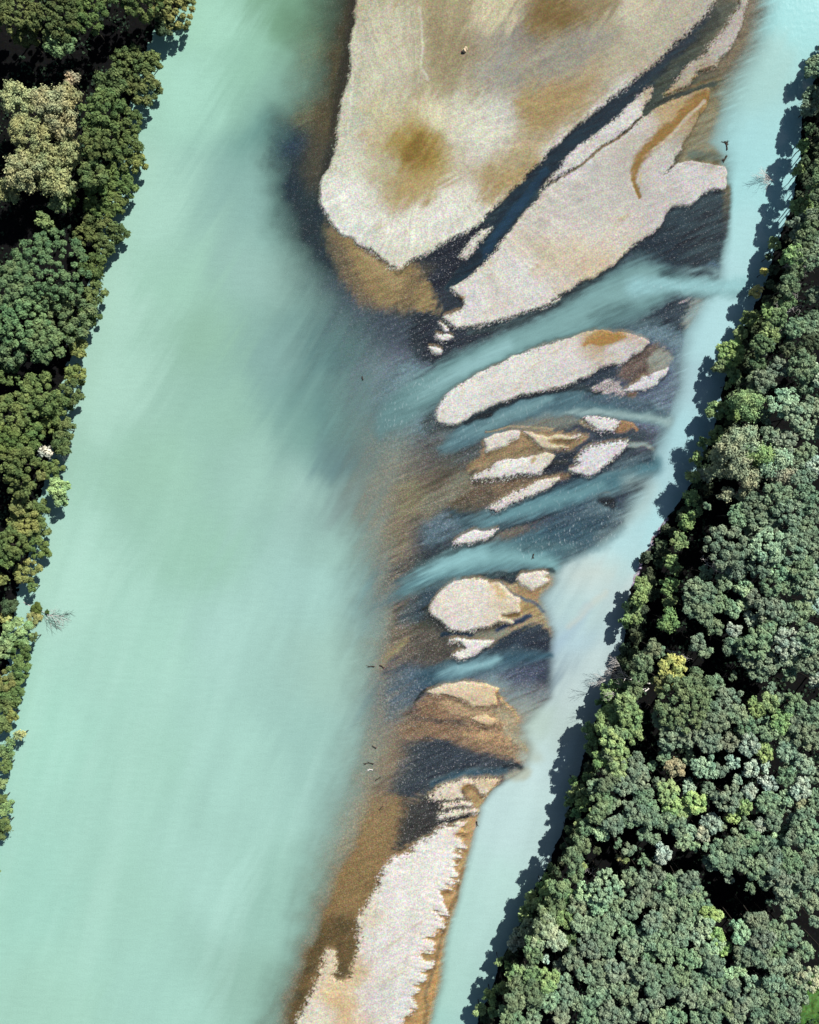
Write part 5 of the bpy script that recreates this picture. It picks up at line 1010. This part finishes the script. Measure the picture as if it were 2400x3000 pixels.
# stump with hollow and root plate
x, y, z = on_bed(977, 111)
st = link('tree_stump', None, label='pale hollow stump lying alone on the largest gravel bar', category='stump'); st.location = (x, y, z)
link('stump_wood', blob_mesh('stump_wood', 4, .62, .5, .75, M_STUMP, 3, .16), st).location = (0, 0, .35)
rp = link('root_plate', blob_mesh('root_plate', 9, .38, .5, .6, M_STUMP, 3, .25), st); rp.location = (.55, .45, .2)
hv, hf = [], []
for i in range(10):
    a = i / 10 * 6.283; b2 = (i + 1) / 10 * 6.283
    tube(hv, hf, Vector((.42 + .3 * math.cos(a), .62 + .34 * math.sin(a), .35)), Vector((.42 + .3 * math.cos(b2), .62 + .34 * math.sin(b2), .35)), .12, .12, 6)
link('rim', mesh_from('rim', np.array([tuple(q) for q in hv]), np.array(hf), None, True, (M_STUMP,)), st).location = (.1, .1, .2)
def snag(fx, fy, L, seed, label, name='driftwood', m=M_DRIFT, levels=1, ang=None, r0=.2):
    r = random.Random(seed); a = r.uniform(0, 6.28) if ang is None else math.radians(ang)
    vv, ff = branchy(seed, L, .45, levels, r0, Vector((math.cos(a), math.sin(a), .15)))
    vv[:, 2] = np.abs(vv[:, 2]) * .5
    o = link(name, mesh_from(name, vv, ff, None, True, (m,)), label=label, category='driftwood', group='driftwood in the shallows')
    o.location = on_bed(fx, fy, 0.05)
snag(789, 1403, 1.6, 61, 'upper dark snag in the brown shallows left of the fanning riffle')
snag(800, 1400, 1.2, 62, 'reddish dark snag beside the riffle, right of its twin')
snag(787, 1608, 2.0, 63, 'largest tangle of dark driftwood with pale ends in the brown shallows')
snag(785, 1621, 1.2, 64, 'pale ended stick at the lower left of the driftwood tangle', m=M_DEAD, levels=1)
snag(793, 1575, 1.0, 65, 'small dark snag just above the driftwood tangle')
snag(792, 1642, 1.1, 66, 'small brown snag just below the driftwood tangle')
snag(799, 1705, 1.0, 67, 'small dark snag on the brown silt below the others')
snag(1004, 1729, 1.1, 68, 'dark stick at the tip of the ochre spit below the gravel fingers')
snag(1124, 1166, 1.2, 69, 'lone dark snag standing in the wide blue braid')
snag(1531, 316, 1.5, 70, 'drowned dark brush above the blunt nose of the second bar', ang=100, levels=3, r0=.2)
snag(1530, 328, 1.2, 71, 'lower clump of drowned dark brush by the blunt nose', ang=250, levels=2, r0=.28)
snag(972, 1743, .6, 72, 'small dark twig on the pale tail bar near its top', levels=1, r0=.07)
snag(765, 800, .8, 73, 'faint stick under the grey shallows', levels=1)

# undergrowth under the trees
n = 42000
ux = rng.uniform(-300, 2700, n * 2); uy = rng.uniform(-200, 3200, n * 2)
dl = np.interp(uy, *lbank) - ux; dr = ux - np.interp(uy, *rbank)
keep = (np.maximum(dl, dr) > 6)
ux, uy = ux[keep][:n], uy[keep][:n]; n = len(ux)
cl = fbm(ux, uy, 60, 77, 3)
keep = cl > -0.1
ux, uy = ux[keep], uy[keep]; n = len(ux)
X0, Y0 = W(ux, uy)
c = np.stack([X0, Y0, 1.0 + rng.random(n) * 1.6], -1)
nr = rng.normal(size=(n, 3)) * .6 + np.array([0, 0, 1]); nr /= np.linalg.norm(nr, axis=1)[:, None]
t = np.cross(nr, rng.normal(size=(n, 3))); t /= np.linalg.norm(t, axis=1)[:, None]; b = np.cross(nr, t)
s = 0.16 + 0.3 * rng.random(n)[:, None]
vv = np.stack([c - t * s - b * s, c + t * s - b * s * .6, c + t * s + b * s, c - t * s * .6 + b * s], 1).reshape(-1, 3)
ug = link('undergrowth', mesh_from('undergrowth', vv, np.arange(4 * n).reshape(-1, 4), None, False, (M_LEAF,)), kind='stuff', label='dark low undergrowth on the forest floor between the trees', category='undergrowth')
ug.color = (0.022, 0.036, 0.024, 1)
